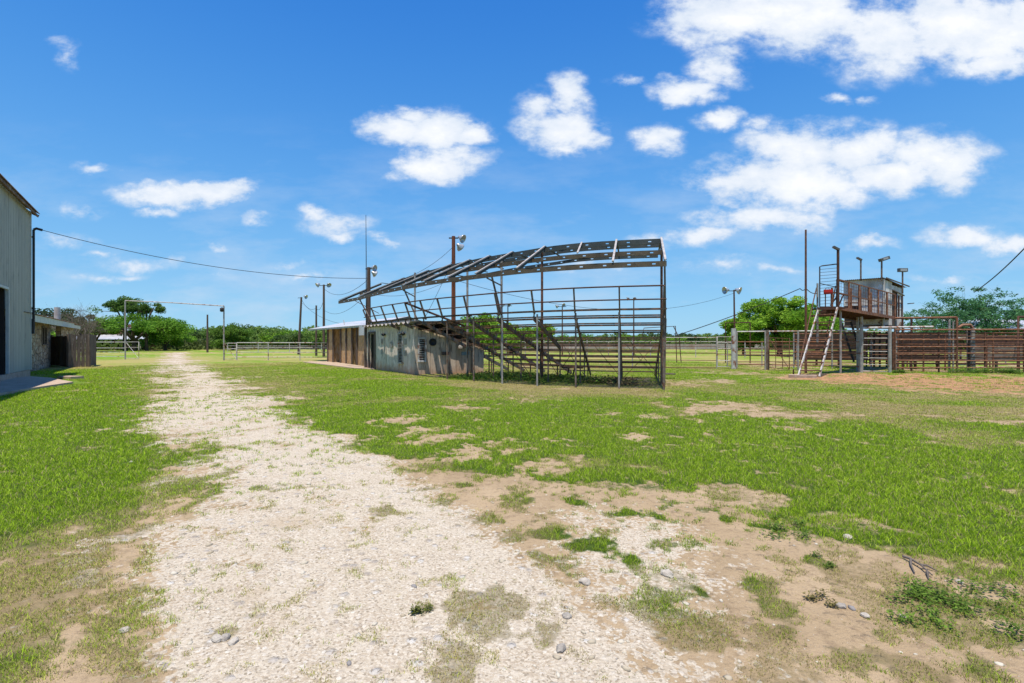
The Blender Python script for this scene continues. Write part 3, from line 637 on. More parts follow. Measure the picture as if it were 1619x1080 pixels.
def weed(px, py, n, h, spread, label, colr, name='weed', Y=None, cat='weed', lw=.012):
    c = gnd(px, py) if Y is None else gx(px, Y); rg = np.random.default_rng(int(px*7+py)); V = []; Fc = []; col = []
    cs = [(rg.uniform(0, 6.28), spread*rg.uniform(0, 1)**.6) for _ in range(max(3, n//45))]
    for i in range(n):
        q_ = cs[rg.integers(len(cs))]; a = q_[0]; rr_ = q_[1]; x = c.x+math.cos(a)*rr_+rg.normal()*spread*.13; y = c.y+math.sin(a)*rr_+rg.normal()*spread*.13
        z_ = float(gz(np.array([x]), np.array([y]))[0])
        hh_ = h*rg.uniform(.3, 1)*(1.1-rr_/spread*.5); b_ = rg.uniform(0, 6.28); l = lw*rg.uniform(1.6, 3.6); w_ = lw*rg.uniform(.5, 1)
        zc = z_+rg.uniform(.15, 1)*hh_; dx, dy = math.cos(b_), math.sin(b_); ti = rg.uniform(-.3, .8)
        k = len(V); V += [(x, y, zc), (x+dx*l*.5-dy*w_, y+dy*l*.5+dx*w_, zc+ti*l*.5), (x+dx*l, y+dy*l, zc+ti*l*.7), (x+dx*l*.5+dy*w_, y+dy*l*.5-dx*w_, zc+ti*l*.5)]
        Fc += [(k, k+1, k+2, k+3)]; cc = np.array(colr)*rg.uniform(.6, 1.5); col += [cc]*4
    o = np_mesh(name, V, Fc, M['leaf'], np.array(col)); tag(o, label, cat, 'low weeds in the dirt and along the pens'); return o
gr = (.15,.25,.035); ol = (.22,.19,.07)
weed(1310, 945, 160, .06, .13, 'dried brownish weed on the bare dirt at the lower right', ol, lw=.008)
weed(1285, 887, 150, .05, .12, 'dark green low weed below the point of the right lawn', (.12,.18,.035), lw=.008)
weed(662, 967, 220, .05, .09, 'dark green tuft alone on the pale track at the bottom', (.13,.15,.035), lw=.006)
weed(1462, 965, 700, .09, .30, 'spreading bright green weed on the dirt at the lower right', gr, lw=.009)
weed(1555, 955, 900, .10, .40, 'dense dark green weed below the lawn at the right edge', (.12,.20,.03), lw=.009)
weed(1245, 838, 300, .07, .30, 'dark green weed clump at the left point of the right lawn', (.11,.19,.03), lw=.011)
weed(0, 0, 700, .35, .55, 'bushy green weed at the foot of the pens beside the grey post', (.13,.24,.04), Y=25.3) if 0 else None
for i, (px, Y, s, lb) in enumerate(((1522,25.2,.6,'bushy green weed at the foot of the pens, left of the pale brick post'),(1556,25.2,.5,'green weed at the foot of the pens, right of the grey post'),(1580,25.0,.6,'leafy green weed clump under the last stretch of pen rails'),(1423,25.0,.3,'small green weed under the rusty pen rails, leftmost of the row'),(1600,24.4,.45,'green weed on red soil at the right edge of the picture'))):
    weed(px, i, 900, s*.7, s*1.0, lb, (.11,.21,.035), Y=Y, lw=.03)
#PART3
# ================================================================== BARN (left)
bd = Vector((-.56, .828, 0)).normalized(); bn = Vector((.828, .56, 0)).normalized()     # along the wall, out of the wall
bc = Vector((-22.8, 24.2, 0))                                                            # far corner at the ground
def B(s, n=0, z=0): return bc-bd*s+bn*n+Vector((0, 0, z))                               # s metres towards the camera
barn = thing('barn', tuple(B(0)), 'tall pale ribbed metal barn with a dark open doorway and rusty eaves', 'barn')
EV = 7.75; s_open = 5.75; dtop = 3.72; LEN = 16
mb = MB()
mb.sheet(B(s_open-1.5, 0, .32), bd, (0,0,1), s_open-1.5, EV-.32, pitch=.28, depth=.045, prof='rib')           # beside the opening
mb.build('wall', M['barn'], barn); mb = MB()
mb.sheet(B(LEN, 0, dtop), bd, (0,0,1), LEN-(s_open-1.5), EV-dtop, pitch=.28, depth=.045, prof='rib')
mb.build('wall', M['barn'], barn); mb = MB()
mb.sheet(B(LEN, 0, .3), bd, (0,0,1), 2.0, dtop-.3, pitch=.28, depth=.045, prof='rib')
mb.build('wall', M['barn'], barn); mb = MB()
mb.sheet(B(0, 0, .32), -bn, (0,0,1), 12, EV-.32, pitch=.28, depth=.045, prof='rib')            # end wall
mb.build('wall', M['barn'], barn); mb = MB()
vs = [B(0, 0, EV), B(0, -12, EV), B(0, -6, EV+3.0)]; mb.add([v for v in vs]+[v-bd*.05 for v in vs], [(0,1,2),(5,4,3)])
mb.build('wall', M['barn'], barn)
mb = MB(); mb.beam(B(0, -.10, .15), B(LEN, -.10, .15), .25, .30); mb.beam(B(.1, -.1, .15), B(.1, -12, .15), .25, .30); mb.build('foundation', M['concrete'], barn)
mb = MB()
mb.beam(B(s_open-1.5, .03, .32), B(s_open-1.5, .03, dtop), .10, .10, up=bd); mb.beam(B(s_open-1.5, .035, dtop+.05), B(LEN-2, .035, dtop+.05), .08, .10)
mb.build('door_trim', M['trim'], barn)
mb = MB(); mb.beam(B(0, .02, .32), B(0, .02, EV), .09, .09, up=bd); mb.build('corner_trim', M['trim'], barn)
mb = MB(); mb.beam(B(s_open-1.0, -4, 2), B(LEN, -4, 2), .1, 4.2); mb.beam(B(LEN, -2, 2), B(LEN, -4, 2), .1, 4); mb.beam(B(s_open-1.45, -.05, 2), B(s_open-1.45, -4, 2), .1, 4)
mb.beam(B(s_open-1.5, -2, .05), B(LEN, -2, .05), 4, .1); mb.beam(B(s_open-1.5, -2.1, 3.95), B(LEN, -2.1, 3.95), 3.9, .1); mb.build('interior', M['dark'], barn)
mb = MB(); o_ = B(-.45, .30, EV+.03); mb.sheet(o_, -bd, (-bn*.893+Vector((0,0,.45))), LEN+.6, 7.2, pitch=.10, depth=.03); mb.build('roof', M['rusty_roof'], barn)
mb = MB(); mb.beam(B(-.45, .22, EV-.08), B(LEN, .22, EV-.08), .05, .10); mb.beam(B(-.4, .26, EV-.08), B(-.4, -6, EV+2.9), .05, .10); mb.build('eave_board', M['rusty_roof'], barn)
# service mast and insulators on the corner
mb = MB(); mb.pipe([B(-.12, .12, 2.2), B(-.12, .12, 6.95)], .05, 8); mb.beam(B(-.12,.05,2.0), B(-.12,.05,2.7), .2, .22, up=bd); mb.beam(B(-.12,.0,3.2), B(-.12,.16,3.2), .1, .06); mb.beam(B(-.12,.0,6.6), B(-.12,.16,6.6), .1, .06)
mb.pipe([B(-.12, .12, 6.95), B(-.12,.22,7.02), B(-.2,.42,6.98)], .06, 8); mb.build('service_mast', M['iron'], barn)
wh = thing('cable_reel', tuple(gx(6, 22, 1.3)-bn*1.4), 'round brown wooden reel end seen in the dark barn doorway', 'reel')
c_ = gx(4, 21.4, 1.65)-bn*.9; mb = MB(); mb.lathe(c_, -bn*-1, [(0,0),(0,.40),(.05,.40),(.05,0)], 20); mb.build('disc', M['osb'], wh)
mb = MB(); mb.lathe(c_+bn*.05, bn, [(0,0),(0,.10),(.04,.10),(.04,0)], 12); mb.build('hub', M['dark'], wh); mb = MB(); mb.beam((c_.x, c_.y, .12), (c_.x, c_.y, 1.3), .5, .3); mb.build('stand', M['dark'], wh)

# concrete slab in front of the doorway
sl = [gnd(-260, 628), gnd(-40, 606.5), gnd(48, 598.0), gnd(80, 600.5), gnd(116, 607.5), gnd(60, 616), gnd(0, 626.5), gnd(-140, 652)]
mb = MB(); k = len(sl); mb.add([(p.x, p.y, .09) for p in sl]+[(p.x, p.y, -.1) for p in sl], [tuple(range(k))[::-1]]+[(i, (i+1) % k, k+(i+1) % k, k+i) for i in range(k)])
tag(mb.build('concrete_slab', M['concrete']), kind='structure')
mb = MB(); p = gnd(80, 602); mb.beam((p.x-.5, p.y+1.2, .06), (p.x+.35, p.y+.9, .06), .5, .12); tag(mb.build('paving_slab', M['concrete']), 'small flat concrete block in the barn shade behind the slab', 'slab')

# ================================================================== STONE BUILDING
sb = thing('stone_building', tuple(gx(60, 31)), 'low rubble stone building with pale fascia and rusty roof behind the barn', 'building')
e0 = gx(36, 26.2, 0); ed = Vector((249-809.5, F, 0)).normalized(); en = Vector((ed.y, -ed.x, 0))
e0 = gnd(48, 588); e0.z = 0
def E(s, n=0, z=0): return e0+ed*s+en*n+Vector((0, 0, z))
def sAt(px):                                             # distance along the wall where a sight line at column px meets it
    k = (px-809.5)/F; return (k*e0.y-e0.x)/(ed.x-k*ed.y)
sw0, sw1 = sAt(65.5), sAt(73.5); sd0 = sAt(80); send = sAt(99)
WT = 2.75
mb = MB(); t_ = .3
mb.beam(E(-6, -t_/2, WT/2), E(sw0, -t_/2, WT/2), t_, WT); mb.beam(E(sw1, -t_/2, WT/2), E(sd0, -t_/2, WT/2), t_, WT)
mb.beam(E(sw0, -t_/2, .72), E(sw1, -t_/2, .72), t_, 1.44); mb.beam(E(sw0, -t_/2, 2.62), E(sw1, -t_/2, 2.62), t_, .26)
mb.build('wall', M['stone'], sb); mb = MB()
mb.beam(E(send+.2, -t_/2-.1, WT/2), E(send+7, -t_/2-.1, WT/2), t_, WT)
mb.build('wall', M['stone'], sb)
mb = MB(); mb.beam(E(sd0, -1.2, WT/2), E(send+.2, -1.2, WT/2), .1, WT); mb.build('recessed_wall', M['wood_old'], sb)
mb = MB(); mb.beam(E(sd0+.05, -.05, WT/2), E(sd0+.05, -.35, WT/2), .1, WT, up=(0,0,1)); mb.build('door', M['door_wood'], sb)
wf = MB(); zc0, zc1 = 1.44, 2.49
for a, b_ in ((E(sw0, .01, zc0), E(sw1, .01, zc0)), (E(sw0, .01, zc1), E(sw1, .01, zc1))): wf.beam(a, b_, .1, .08)
for s_ in (sw0+.04, sw1-.04, (sw0+sw1)/2): wf.beam(E(s_, .01, zc0), E(s_, .01, zc1), .06, .06)
wo = wf.build('window', M['wood_old'], sb)
mb = MB(); mb.beam(E(sw0, -.12, (zc0+zc1)/2), E(sw1, -.12, (zc0+zc1)/2), .02, zc1-zc0); mb.build('pane', M['dark'], wo)
mb = MB(); mb.beam(E(-6, .62, 2.78), E(send, .62, 2.78), .05, .34); mb.beam(E(send, .62, 2.78), E(send, -2.5, 3.15), .05, .30); mb.beam(E(send+.1, .3, 2.82), E(send+7, .3, 2.82), .05, .26); mb.build('fascia', M['trim'], sb)
mb = MB(); mb.sheet(E(-6, .72, 2.97), ed, (-en+Vector((0,0,.12))), send+6.1, 5.5, pitch=.2, depth=.03); mb.sheet(E(send, .42, 3.0), ed, (-en+Vector((0,0,.12))), 7.4, 4.5, pitch=.2, depth=.03); mb.build('roof', M['rusty_roof'], sb)
vp = gx(90.5, 36, 0); mb = MB(); mb.pipe([(vp.x, vp.y, 2.9), (vp.x, vp.y, 4.05)], .18, 12); mb.build('vent_pipe', M['white_wood'], sb)

# ================================================================== WOOD FENCE SCREEN
wf_ = thing('board_fence', tuple(gx(110, 33)), 'weathered grey upright board fence screen beside the stone building', 'fence')
pts = [gx(82, 35.4), gx(108, 32.6), gx(141, 33.4), gx(149.5, 35.6)]
def boards(a, b_, h, name):
    d = (b_-a); n_ = int(d.length/.19); mb = MB()
    for i in range(n_):
        p = a+d*((i+.04)/n_); q = a+d*((i+.96)/n_); off = Vector((-d.y, d.x, 0)).normalized()*random.uniform(-.015, .015)
        hh_ = h+random.uniform(-.04, .03); mb.beam(p+off+Vector((0,0,hh_/2)), q+off+Vector((0,0,hh_/2)), .025, hh_-.03)
    return mb.build(name, M['wood_old'], wf_)
boards(pts[0], pts[1], 2.02, 'board_panel'); boards(pts[1], pts[2], 2.12, 'board_panel'); boards(pts[2], pts[3], 2.12, 'board_panel')
for p in pts: mb = MB(); mb.beam(p+Vector((0,0,0)), p+Vector((0,0,2.1)), .13, .13); mb.build('post', M['wood_old'], wf_)

# ================================================================== GATE FRAME AND PIPE FENCES
def post(mb, p, z, r=.05, n=8): mb.pipe([(p.x, p.y, -.1), (p.x, p.y, z)], r, n)
gl = gx(198, 47.5); gr_ = gx(354, 45.0)
ga = thing('gate_arch', tuple(gl), 'tall pale pipe gateway with a crossbar over the track', 'gateway')
for p, z in ((gl, 5.45), (gr_, 4.75)): mb = MB(); post(mb, p, z, .06, 10); mb.build('post', M['galv'], ga)
mb = MB(); mb.pipe([gl+Vector((0,0,5.45)), gx(270, 46.4, 5.18), gr_+Vector((0,0,4.78))], .045, 8); mb.build('crossbar', M['pale_pipe'], ga)
mb = MB(); mb.lathe(gr_+Vector((-.12,-.1,4.25)), (0,0,1), [(0,.05),(.05,.16),(.32,.16),(.4,.04)], 10); mb.build('lamp', M['iron'], ga)

def fence(name, label, cat, pts, rails, sp, mp, mr_, rp=.04, rr_=.025, top=None, group=None, posts=True, top_m=None, extra=0.05, wob=0.0):
    """a run of pipe fence: its posts and its rails are parts"""
    root = thing(name, tuple(pts[0]), label, cat, group)
    zt = (top if top else max(rails))
    if posts:
        cum = 0
        for a, b_ in zip(pts[:-1], pts[1:]):
            n_ = max(1, round((b_-a).length/sp))
            for i in range(n_+(1 if b_ is pts[-1] else 0)):
                p = a+(b_-a)*(i/n_); mb = MB(); post(mb, p, zt+extra, rp); mb.build('post', mp, root)
    for z in rails:
        mb = MB(); P = []
        for a, b_ in zip(pts[:-1], pts[1:]):
            n_ = max(1, round((b_-a).length/max(sp, 1)))
            for i in range(n_): q = a+(b_-a)*(i/n_); P.append(q+Vector((0, 0, z+random.uniform(-wob, wob))))
        P.append(pts[-1]+Vector((0, 0, z)))
        mb.pipe(P, rr_*(1.25 if z == max(rails) else 1), 6); mb.build('rail', (top_m or mr_) if z == max(rails) else mr_, root)
    return root
def gate(name, label, a, b_, z0, z1, nr_, m, brace=True, nv=0, group=None, r=.025):
    root = thing(name, tuple(a), label, 'gate', group); u = Vector((0, 0, 1))
    mb = MB(); mb.pipe([a+u*z0, a+u*z1, b_+u*z1, b_+u*z0, a+u*z0], r, 6); mb.build('gate_frame', m, root)
    for i in range(1, nr_): mb = MB(); z = z0+(z1-z0)*i/nr_; mb.pipe([a+u*z, b_+u*z], r*.7, 6); mb.build('bar', m, root)
    for i in range(1, nv+1): q = a+(b_-a)*(i/(nv+1)); mb = MB(); mb.pipe([q+u*z0, q+u*z1], r*.7, 6); mb.build('upright', m, root)
    if brace: mb = MB(); mb.pipe([a+u*z1, b_+u*z0], r*.8, 6); mb.build('brace', m, root)
    return root
gbl = gx(219.5, 46.6); gbr = gx(373.5, 45.0)
gate('gate_wing', 'short braced pale pipe panel left of the track', gl+Vector((.05,0,0)), gbl, .12, 1.62, 3, M['pale_pipe'])
gate('gate_wing', 'short braced pale pipe panel right of the track', gr_+Vector((.05,0,0)), gbr, .12, 1.5, 3, M['pale_pipe'])
fence('pipe_fence', 'pale pipe fence left of the gateway in front of the far house', 'fence', [gx(92, 48.5), gl], [.25, .65, 1.05, 1.6], 3.2, M['pale_pipe'], M['pale_pipe'], .04, .03, extra=0)
fence('pipe_fence', 'pale pipe fence between the right gateway post and the board stalls', 'fence', [gbr+Vector((.05,.02,0)), gx(525, 44.2)], [.3, .72, 1.14, 1.55], 2.9, M['pale_pipe'], M['pale_pipe'], .04, .032, extra=0)

# ================================================================== FAR HOUSE
hp = gx(188, 104)
ho = thing('far_house', tuple(hp), 'far brick house with a white porch roof behind the left fence', 'house')
x0, x1 = hp.x-13, hp.x+4.6; Yh = 106
mb = MB(); mb.box((x0, Yh, 0), (x1, Yh+8, 2.9)); mb.add([(x0+2, Yh+1, 2.9), (x1-2.0, Yh+1, 2.9), (x0+5, Yh+1, 5.3), (x1-4.5, Yh+1, 5.3), (x0+2, Yh+7, 2.9), (x1-2, Yh+7, 2.9), (x0+5, Yh+7, 5.3), (x1-4.5, Yh+7, 5.3)], [(0,1,3,2),(4,6,7,5),(2,3,7,6),(0,2,6,4),(1,5,7,3)]); mb.build('wall', M['brick'], ho)
mb = MB(); mb.add([(x0-.5, Yh-3, 2.25), (x1+1, Yh-3, 2.25), (x1+.6, Yh+.6, 3.15), (x0, Yh+.6, 3.15), (x0-.5, Yh-3, 2.1), (x1+1, Yh-3, 2.1), (x1+.6, Yh+.6, 3.0), (x0, Yh+.6, 3.0)], [(0,1,2,3),(7,6,5,4),(4,5,1,0),(5,6,2,1),(3,7,4,0)]); mb.build('porch_roof', M['white_roof'], ho)
for i in range(7): x = x0+.3+i*(x1-x0)/6.0; mb = MB(); mb.beam((x, Yh-2.7, 0), (x, Yh-2.7, 2.2), .18, .18); mb.build('porch_post', M['white_wood'], ho)
for i in range(5):
    x = x0+2+i*3.2; w_ = MB(); w_.box((x, Yh-.08, .7), (x+1.3, Yh-.003, 2.0)); wo = w_.build('window', M['white_wood'], ho); w_ = MB(); w_.box((x+.1, Yh-.11, .8), (x+1.2, Yh-.085, 1.9)); w_.build('pane', M['dark'], wo)
w_ = MB(); w_.box((hp.x-1.4, Yh+.92, 3.4), (hp.x+.6, Yh+.998, 4.7)); wo = w_.build('window', M['white_wood'], ho); w_ = MB(); w_.box((hp.x-1.25, Yh+.88, 3.5), (hp.x+.45, Yh+.915, 4.6)); w_.build('pane', M['glass'], wo)

# ================================================================== LIGHT POLES
def dish(root, c, d, s=.28, m='lamp', nm='lamp'):
    mb = MB(); mb.lathe(c, d, [(-.35*s, .0), (-.35*s, .28*s), (.1*s, .42*s), (.75*s, .95*s), (1.0*s, 1.0*s), (.97*s, .93*s), (.7*s, .86*s), (.2*s, .3*s), (.2*s, 0)], 14); o = mb.build(nm, M[m], root)
    mb = MB(); mb.lathe(Vector(c), d, [(.3*s, .0), (.3*s, .16*s), (.72*s, .20*s), (.85*s, .0)], 8); mb.build('bulb', M['glass'], o)
def light_pole(px, Y, zt, label, r=.11, m='pole', lamps=(), arm=.5, top_px=None, base=0.0, nm='light_pole', s=.28, lm='lamp', zoff=.1, group='floodlight poles around the arena'):
    p = gx(px, Y); q = gx(top_px if top_px else px, Y, zt)
    root = thing(nm, tuple(p), label, 'light pole', group)
    mb = MB(); mb.pipe([p+Vector((0,0,base)), q], r, 10, r2=r*.72); mb.build('pole', M[m], root)
    if lamps: mb = MB(); mb.beam(q+Vector((-arm,0,-zoff)), q+Vector((arm if len(lamps) > 1 else .1,0,-zoff)), .06, .06); mb.build('crossarm', M['iron'], root)
    for (dx, dy, dz, ax) in lamps: dish(root, q+Vector((dx, dy, dz)), ax, s, lm)
    return root
light_pole(472, 66, 7.4, 'leaning timber pole with one lamp left of the twin lamp pole', .16, top_px=476.5, lamps=[(.45,-.1,.1,(.9,-.2,-.35))], arm=.45)
light_pole(500, 60, 5.9, 'shorter bare timber pole just behind the twin lamp pole', .13)
light_pole(512, 57, 8.0, 'tall timber pole with two lamps left of the stalls', .15, lamps=[(-.5,-.1,.05,(-.6,-.5,-.5)), (.5,-.1,.05,(.6,-.5,-.5))], arm=.5)
light_pole(328, 80, 5.9, 'lone dark timber pole in the field beyond the gateway', .16)
lp = light_pole(583, 32.5, 6.35, 'timber pole with lamps and a tall antenna behind the stall roof', .15, lamps=[(.25,-.1,-.05,(.9,-.35,-.2)), (.2,.2,-.30,(.6,.5,-.4))], arm=.2, s=.22)
p = gx(579, 32.4, 0); mb = MB(); mb.pipe([(p.x, p.y, 2.4), (p.x, p.y, 6.8), (p.x-.02, p.y, 9.65)], .035, 6, r2=.014); mb.build('antenna', M['iron'], lp)
lp = light_pole(717, 27.8, 7.35, 'tall rusty pole with two white lamps rising through the grandstand', .135, 'pole_rust', lamps=[(.36,-.1,-.08,(.8,-.35,-.45)), (.22,.30,-.42,(.5,.5,-.5))], arm=.25, s=.24)
mb = MB(); q = gx(717, 27.8, 2.7); mb.beam(q, q+Vector((.45,0,0)), .04, .04); mb.build('step_iron', M['iron'], lp)
light_pole(803, 62, 6.1, 'far dark pole with small lamps seen through the stand, leftmost of three', .09, 'rust_dark', lamps=[(-.5,0,0,(-.8,-.2,-.3)), (.05,0,.05,(.3,-.5,-.3))], arm=.5, s=.22)
light_pole(889, 62, 6.0, 'far dark pole with a lamp on the left, middle of three seen through the stand', .09, 'rust_dark', lamps=[(-.5,0,-.02,(-.8,-.2,-.3)), (.05,0,.1,(.3,-.5,-.1))], arm=.5, s=.24)
light_pole(1002, 62, 6.9, 'far dark pole with two small lamps seen through the right bay of the stand', .09, 'rust_dark', lamps=[(-.6,0,0,(-.8,.2,-.3)), (.05,0,.05,(.3,.5,-.3))], arm=.6, s=.22, lm='lamp_dark')
light_pole(1162, 46, 6.3, 'rusty pole with two lamps on a bar before the bright green tree', .09, 'rust_dark', top_px=1160.5, lamps=[(-.62,-.1,-.02,(-.9,-.2,-.15)), (.18,-.1,.0,(.6,-.5,-.3))], arm=.6, s=.34)
rp = light_pole(1274, 25.6, 7.22, 'tall plain rusty steel mast beside the tower ladder', .062, 'rust', nm='steel_mast', group=None); rp['category'] = 'mast'
# lamps round the announcer stand come with it below

# ================================================================== WIRES
def wire(pts3, sag, label, r=.016, n=28):
    P = []
    for a, b_ in zip(pts3[:-1], pts3[1:]):
        for i in range(n): t = i/n; P.append(a.lerp(b_, t)-Vector((0, 0, sag*4*t*(1-t))))
    P.append(pts3[-1]); mb = MB(); mb.pipe(P, r, 5)
    tag(mb.build('power_line', M['wire']), label, 'cable', 'overhead wires')
wire([B(-.2,.42,6.98), gx(584, 32.5, 5.65)], .62, 'thick overhead cable from the barn corner to the antenna pole', .015)
wire([gx(513, 57, 7.5), gx(583, 32.5, 5.6)], .8, 'thin wire from the twin lamp pole to the antenna pole', .015)
wire([gx(477, 66, 7.1), gx(500, 60, 5.6), gx(512, 57, 6.4)], .6, 'thin wires between the three poles left of the stalls', .018)
wire([gx(476, 66, 6.8), gx(540, 50, 3.4)], .5, 'thin wire dropping from the leaning pole to the stall roof', .014)
wire([gx(512, 57, 5.2), gx(585, 32.6, 4.9)], .9, 'lower thin wire from the twin lamp pole to the antenna pole', .013)
wire([gx(584, 32.5, 4.7), gx(717, 27.8, 5.1)], .5, 'thin wire from the antenna pole to the rusty lamp pole', .010)
wire([gx(717, 27.8, 6.8), gx(640, 23.6, 4.55)], .2, 'thin guy wire from the rusty pole down to the roof frame', .010)
wire([gx(717, 27.8, 6.2), gx(672, 22.6, 2.7)], .1, 'thin guy wire from the rusty pole down to the seats', .010)
wire([gx(717, 27.8, 5.0), gx(1160, 46, 6.0)], 1.6, 'thin wire from the rusty pole to the pole before the bright tree', .012)
wire([gx(1064, 27, 1.9), gx(1265, 25.6, 4.28), gx(1274, 25.6, 4.3), gx(1292, 25.2, 4.0)], .10, 'thick cable rising to the steel mast by the tower ladder', .020)
wire([gx(1540, 40, 5.5), gx(1680, 24, 8.0)], .35, 'thick dark cable climbing out of the picture at the right', .035)

# ================================================================== STALL SHED (left, board walls)
sc0 = Vector((-9.6, 34.0, 0)); sdv = Vector((-.59, .81, 0)).normalized(); sn = Vector((.81, .59, 0)).normalized()
def T_(s, n=0, z=0): return sc0+sdv*s+sn*n+Vector((0, 0, z))
def sT(px): k = (px-809.5)/F; return (k*sc0.y-sc0.x)/(sdv.x-k*sdv.y)
st = thing('stall_shed', tuple(sc0), 'long shed of brown strand board stalls under a white metal roof', 'shed')
s0, s1, s2, s3_, s4 = sT(567), sT(559), sT(541), sT(529), sT(520.5); WH = 2.66
mb = MB()
for a, b_ in ((-1.2, s0), (s1, s2), (s3_, s4)): mb = MB(); mb.beam(T_(a, -.03, WH/2), T_(b_, -.03, WH/2), .06, WH); mb.build('wall', M['osb'], st)
mb = MB()
mb.beam(T_(s4, 0, WH/2), T_(s4, 3, WH/2), .06, WH)
mb.build('wall', M['osb'], st)
mb = MB(); mb.beam(T_(-1.2, 3.0, 1.25), T_(s4, 3.0, 1.25), .06, 2.5); mb.build('back_wall', M['wood_old'], st)
for s_ in (s2, s3_, s0, s1): mb = MB(); mb.beam(T_(s_, .05, WH/2), T_(s_, 2.9, WH/2), .05, WH); mb.build('partition', M['osb'], st)
for s_ in (s0, s1, (s1+s2)/2, s2, s3_, s4): mb = MB(); mb.beam(T_(s_, -.12, 0), T_(s_, -.12, WH), .10, .10, up=sdv); mb.build('post', M['wood_old'], st)
mb = MB()
mb.sheet(T_(-.5, -.38, 2.72), sdv, (sn+Vector((0,0,.21))), 13.9, 3.2, pitch=.2, depth=.02); mb.sheet(T_(-.5, 2.7, 3.38), sdv, (sn-Vector((0,0,.30))), 13.9, 2.6, pitch=.2, depth=.02)
mb.build('roof', M['white_roof'], st)
mb = MB(); mb.beam(T_(-.48, -.33, 2.66), T_(13.4, -.33, 2.66), .04, .12); mb.build('fascia', M['trim'], st)
mb = MB(); mb.add([T_(-.46,-.3,2.68), T_(-.46,2.72,3.34), T_(-.46,5.2,2.62), T_(-.46,5.2,2.5), T_(-.46,-.3,2.5), T_(-.40,-.3,2.68), T_(-.40,2.72,3.34), T_(-.40,5.2,2.62), T_(-.40,5.2,2.5), T_(-.40,-.3,2.5)], [(0,1,2,3,4),(9,8,7,6,5)]); mb.build('gable', M['grey_roof'], st)
mb = MB(); mb.sheet(T_(-.55, -.42, 2.05), sdv, (0,0,1), .95, .66, pitch=.2, depth=.03); mb.build('hanging_sheet', M['white_roof'], st)
mb = MB(); mb.beam(T_(6.5, .6, 2.9), T_(6.6, .55, 3.3), .05, .05); mb.build('roof_stub', M['white_wood'], st)
sp_ = [gnd(478, 573.0), gnd(500, 572.3), gnd(521, 572), gnd(585, 581.5), gnd(592, 584.5), gnd(560, 583)]
mb = MB(); k = len(sp_); mb.add([(p.x, p.y, .05) for p in sp_]+[(p.x, p.y, -.1) for p in sp_], [tuple(range(k))[::-1], ]+[(i, (i+1) % k, k+(i+1) % k, k+i) for i in range(k)])
tag(mb.build('concrete_walk', M['concrete']), kind='structure')

# ================================================================== SHED UNDER THE STAND
a0 = gnd(580, 582.5); a1 = gnd(655, 592.5); a2 = gnd(765, 590.0)
sh = thing('plank_shed', tuple(a1), 'weathered whitish plank shed with louvre vents tucked under the grandstand', 'shed')
def wall_dir(p, q): d = (q-p); l = d.length; d.normalize(); return d, Vector((d.y, -d.x, 0)), l
d1, n1_, l1 = wall_dir(a0, a1); d2, n2_, l2 = wall_dir(a1, a2)
def sW(p0, d, px): k = (px-809.5)/F; return (k*p0.y-p0.x)/(d.x-k*d.y)
def W1(s, n=0, z=0): return a0+d1*s+n1_*n+Vector((0, 0, z))
def W2(s, n=0, z=0): return a1+d2*s+n2_*n+Vector((0, 0, z))
da, db = sW(a0, d1, 585.5), sW(a0, d1, 593.0)
def planks(mb, W, s0, s1, z0, z1f, pw=.42, th=.05):
    s = s0
    while s < s1-.02:
        e_ = min(s+pw*random.uniform(.8, 1.15), s1)
        if s1-e_ < .12: e_ = s1
        z1a, z1b = z1f(s), z1f(e_); off = random.uniform(-.012, .012); b0_ = W(s+.006, off, z0); 
        vs = [W(s+.008, off, z0), W(e_-.008, off, z0), W(e_-.008, off, z1b), W(s+.008, off, z1a), W(s+.008, off-th, z0), W(e_-.008, off-th, z0), W(e_-.008, off-th, z1b), W(s+.008, off-th, z1a)]
        mb.add(vs, [(0,1,2,3),(7,6,5,4),(0,4,5,1),(1,5,6,2),(2,6,7,3),(3,7,4,0)]); s = e_
zt1 = lambda s: 2.50-.05*s/l1
zt2 = lambda s: 2.42-1.15*s/l2
la_, lb_ = sW(a0, d1, 630.5), sW(a0, d1, 637.5)
mb = MB(); planks(mb, W1, 0, da, 0, zt1, .3); planks(mb, W1, db, la_, 0, zt1, .62); planks(mb, W1, lb_, l1, 0, zt1, .55)
mb.beam(W1(la_, -.03, .25), W1(lb_, -.03, .25), .05, .5); mb.beam(W1(la_, -.03, 2.27), W1(lb_, -.03, 2.27), .05, .40)
mb.beam(W1(da, -.03, 2.28), W1(db, -.03, 2.28), .05, .40); mb.build('front_wall', M['shed_wall'], sh)
ha, hb = sW(a1, d2, 661.5), sW(a1, d2, 672.5); vz0, vz1 = .65, 1.80
mb = MB(); planks(mb, W2, 0, ha, 0, zt2, .3); planks(mb, W2, hb, l2, 0, zt2, .30)
mb.beam(W2(ha, -.03, vz0/2), W2(hb, -.03, vz0/2), .05, vz0); mb.beam(W2(ha, -.03, (vz1+2.2)/2), W2(hb, -.03, (vz1+2.2)/2), .05, 2.2-vz1)
mb.build('side_wall', M['shed_side'], sh)
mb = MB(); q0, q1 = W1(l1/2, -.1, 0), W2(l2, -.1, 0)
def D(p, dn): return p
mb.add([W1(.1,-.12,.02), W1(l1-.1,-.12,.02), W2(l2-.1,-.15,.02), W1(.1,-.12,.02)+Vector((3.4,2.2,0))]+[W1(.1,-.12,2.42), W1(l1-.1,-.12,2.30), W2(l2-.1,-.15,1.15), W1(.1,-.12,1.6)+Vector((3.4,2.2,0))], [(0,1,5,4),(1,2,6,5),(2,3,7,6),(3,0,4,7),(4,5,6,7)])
mb.build('lining', M['dark'], sh)
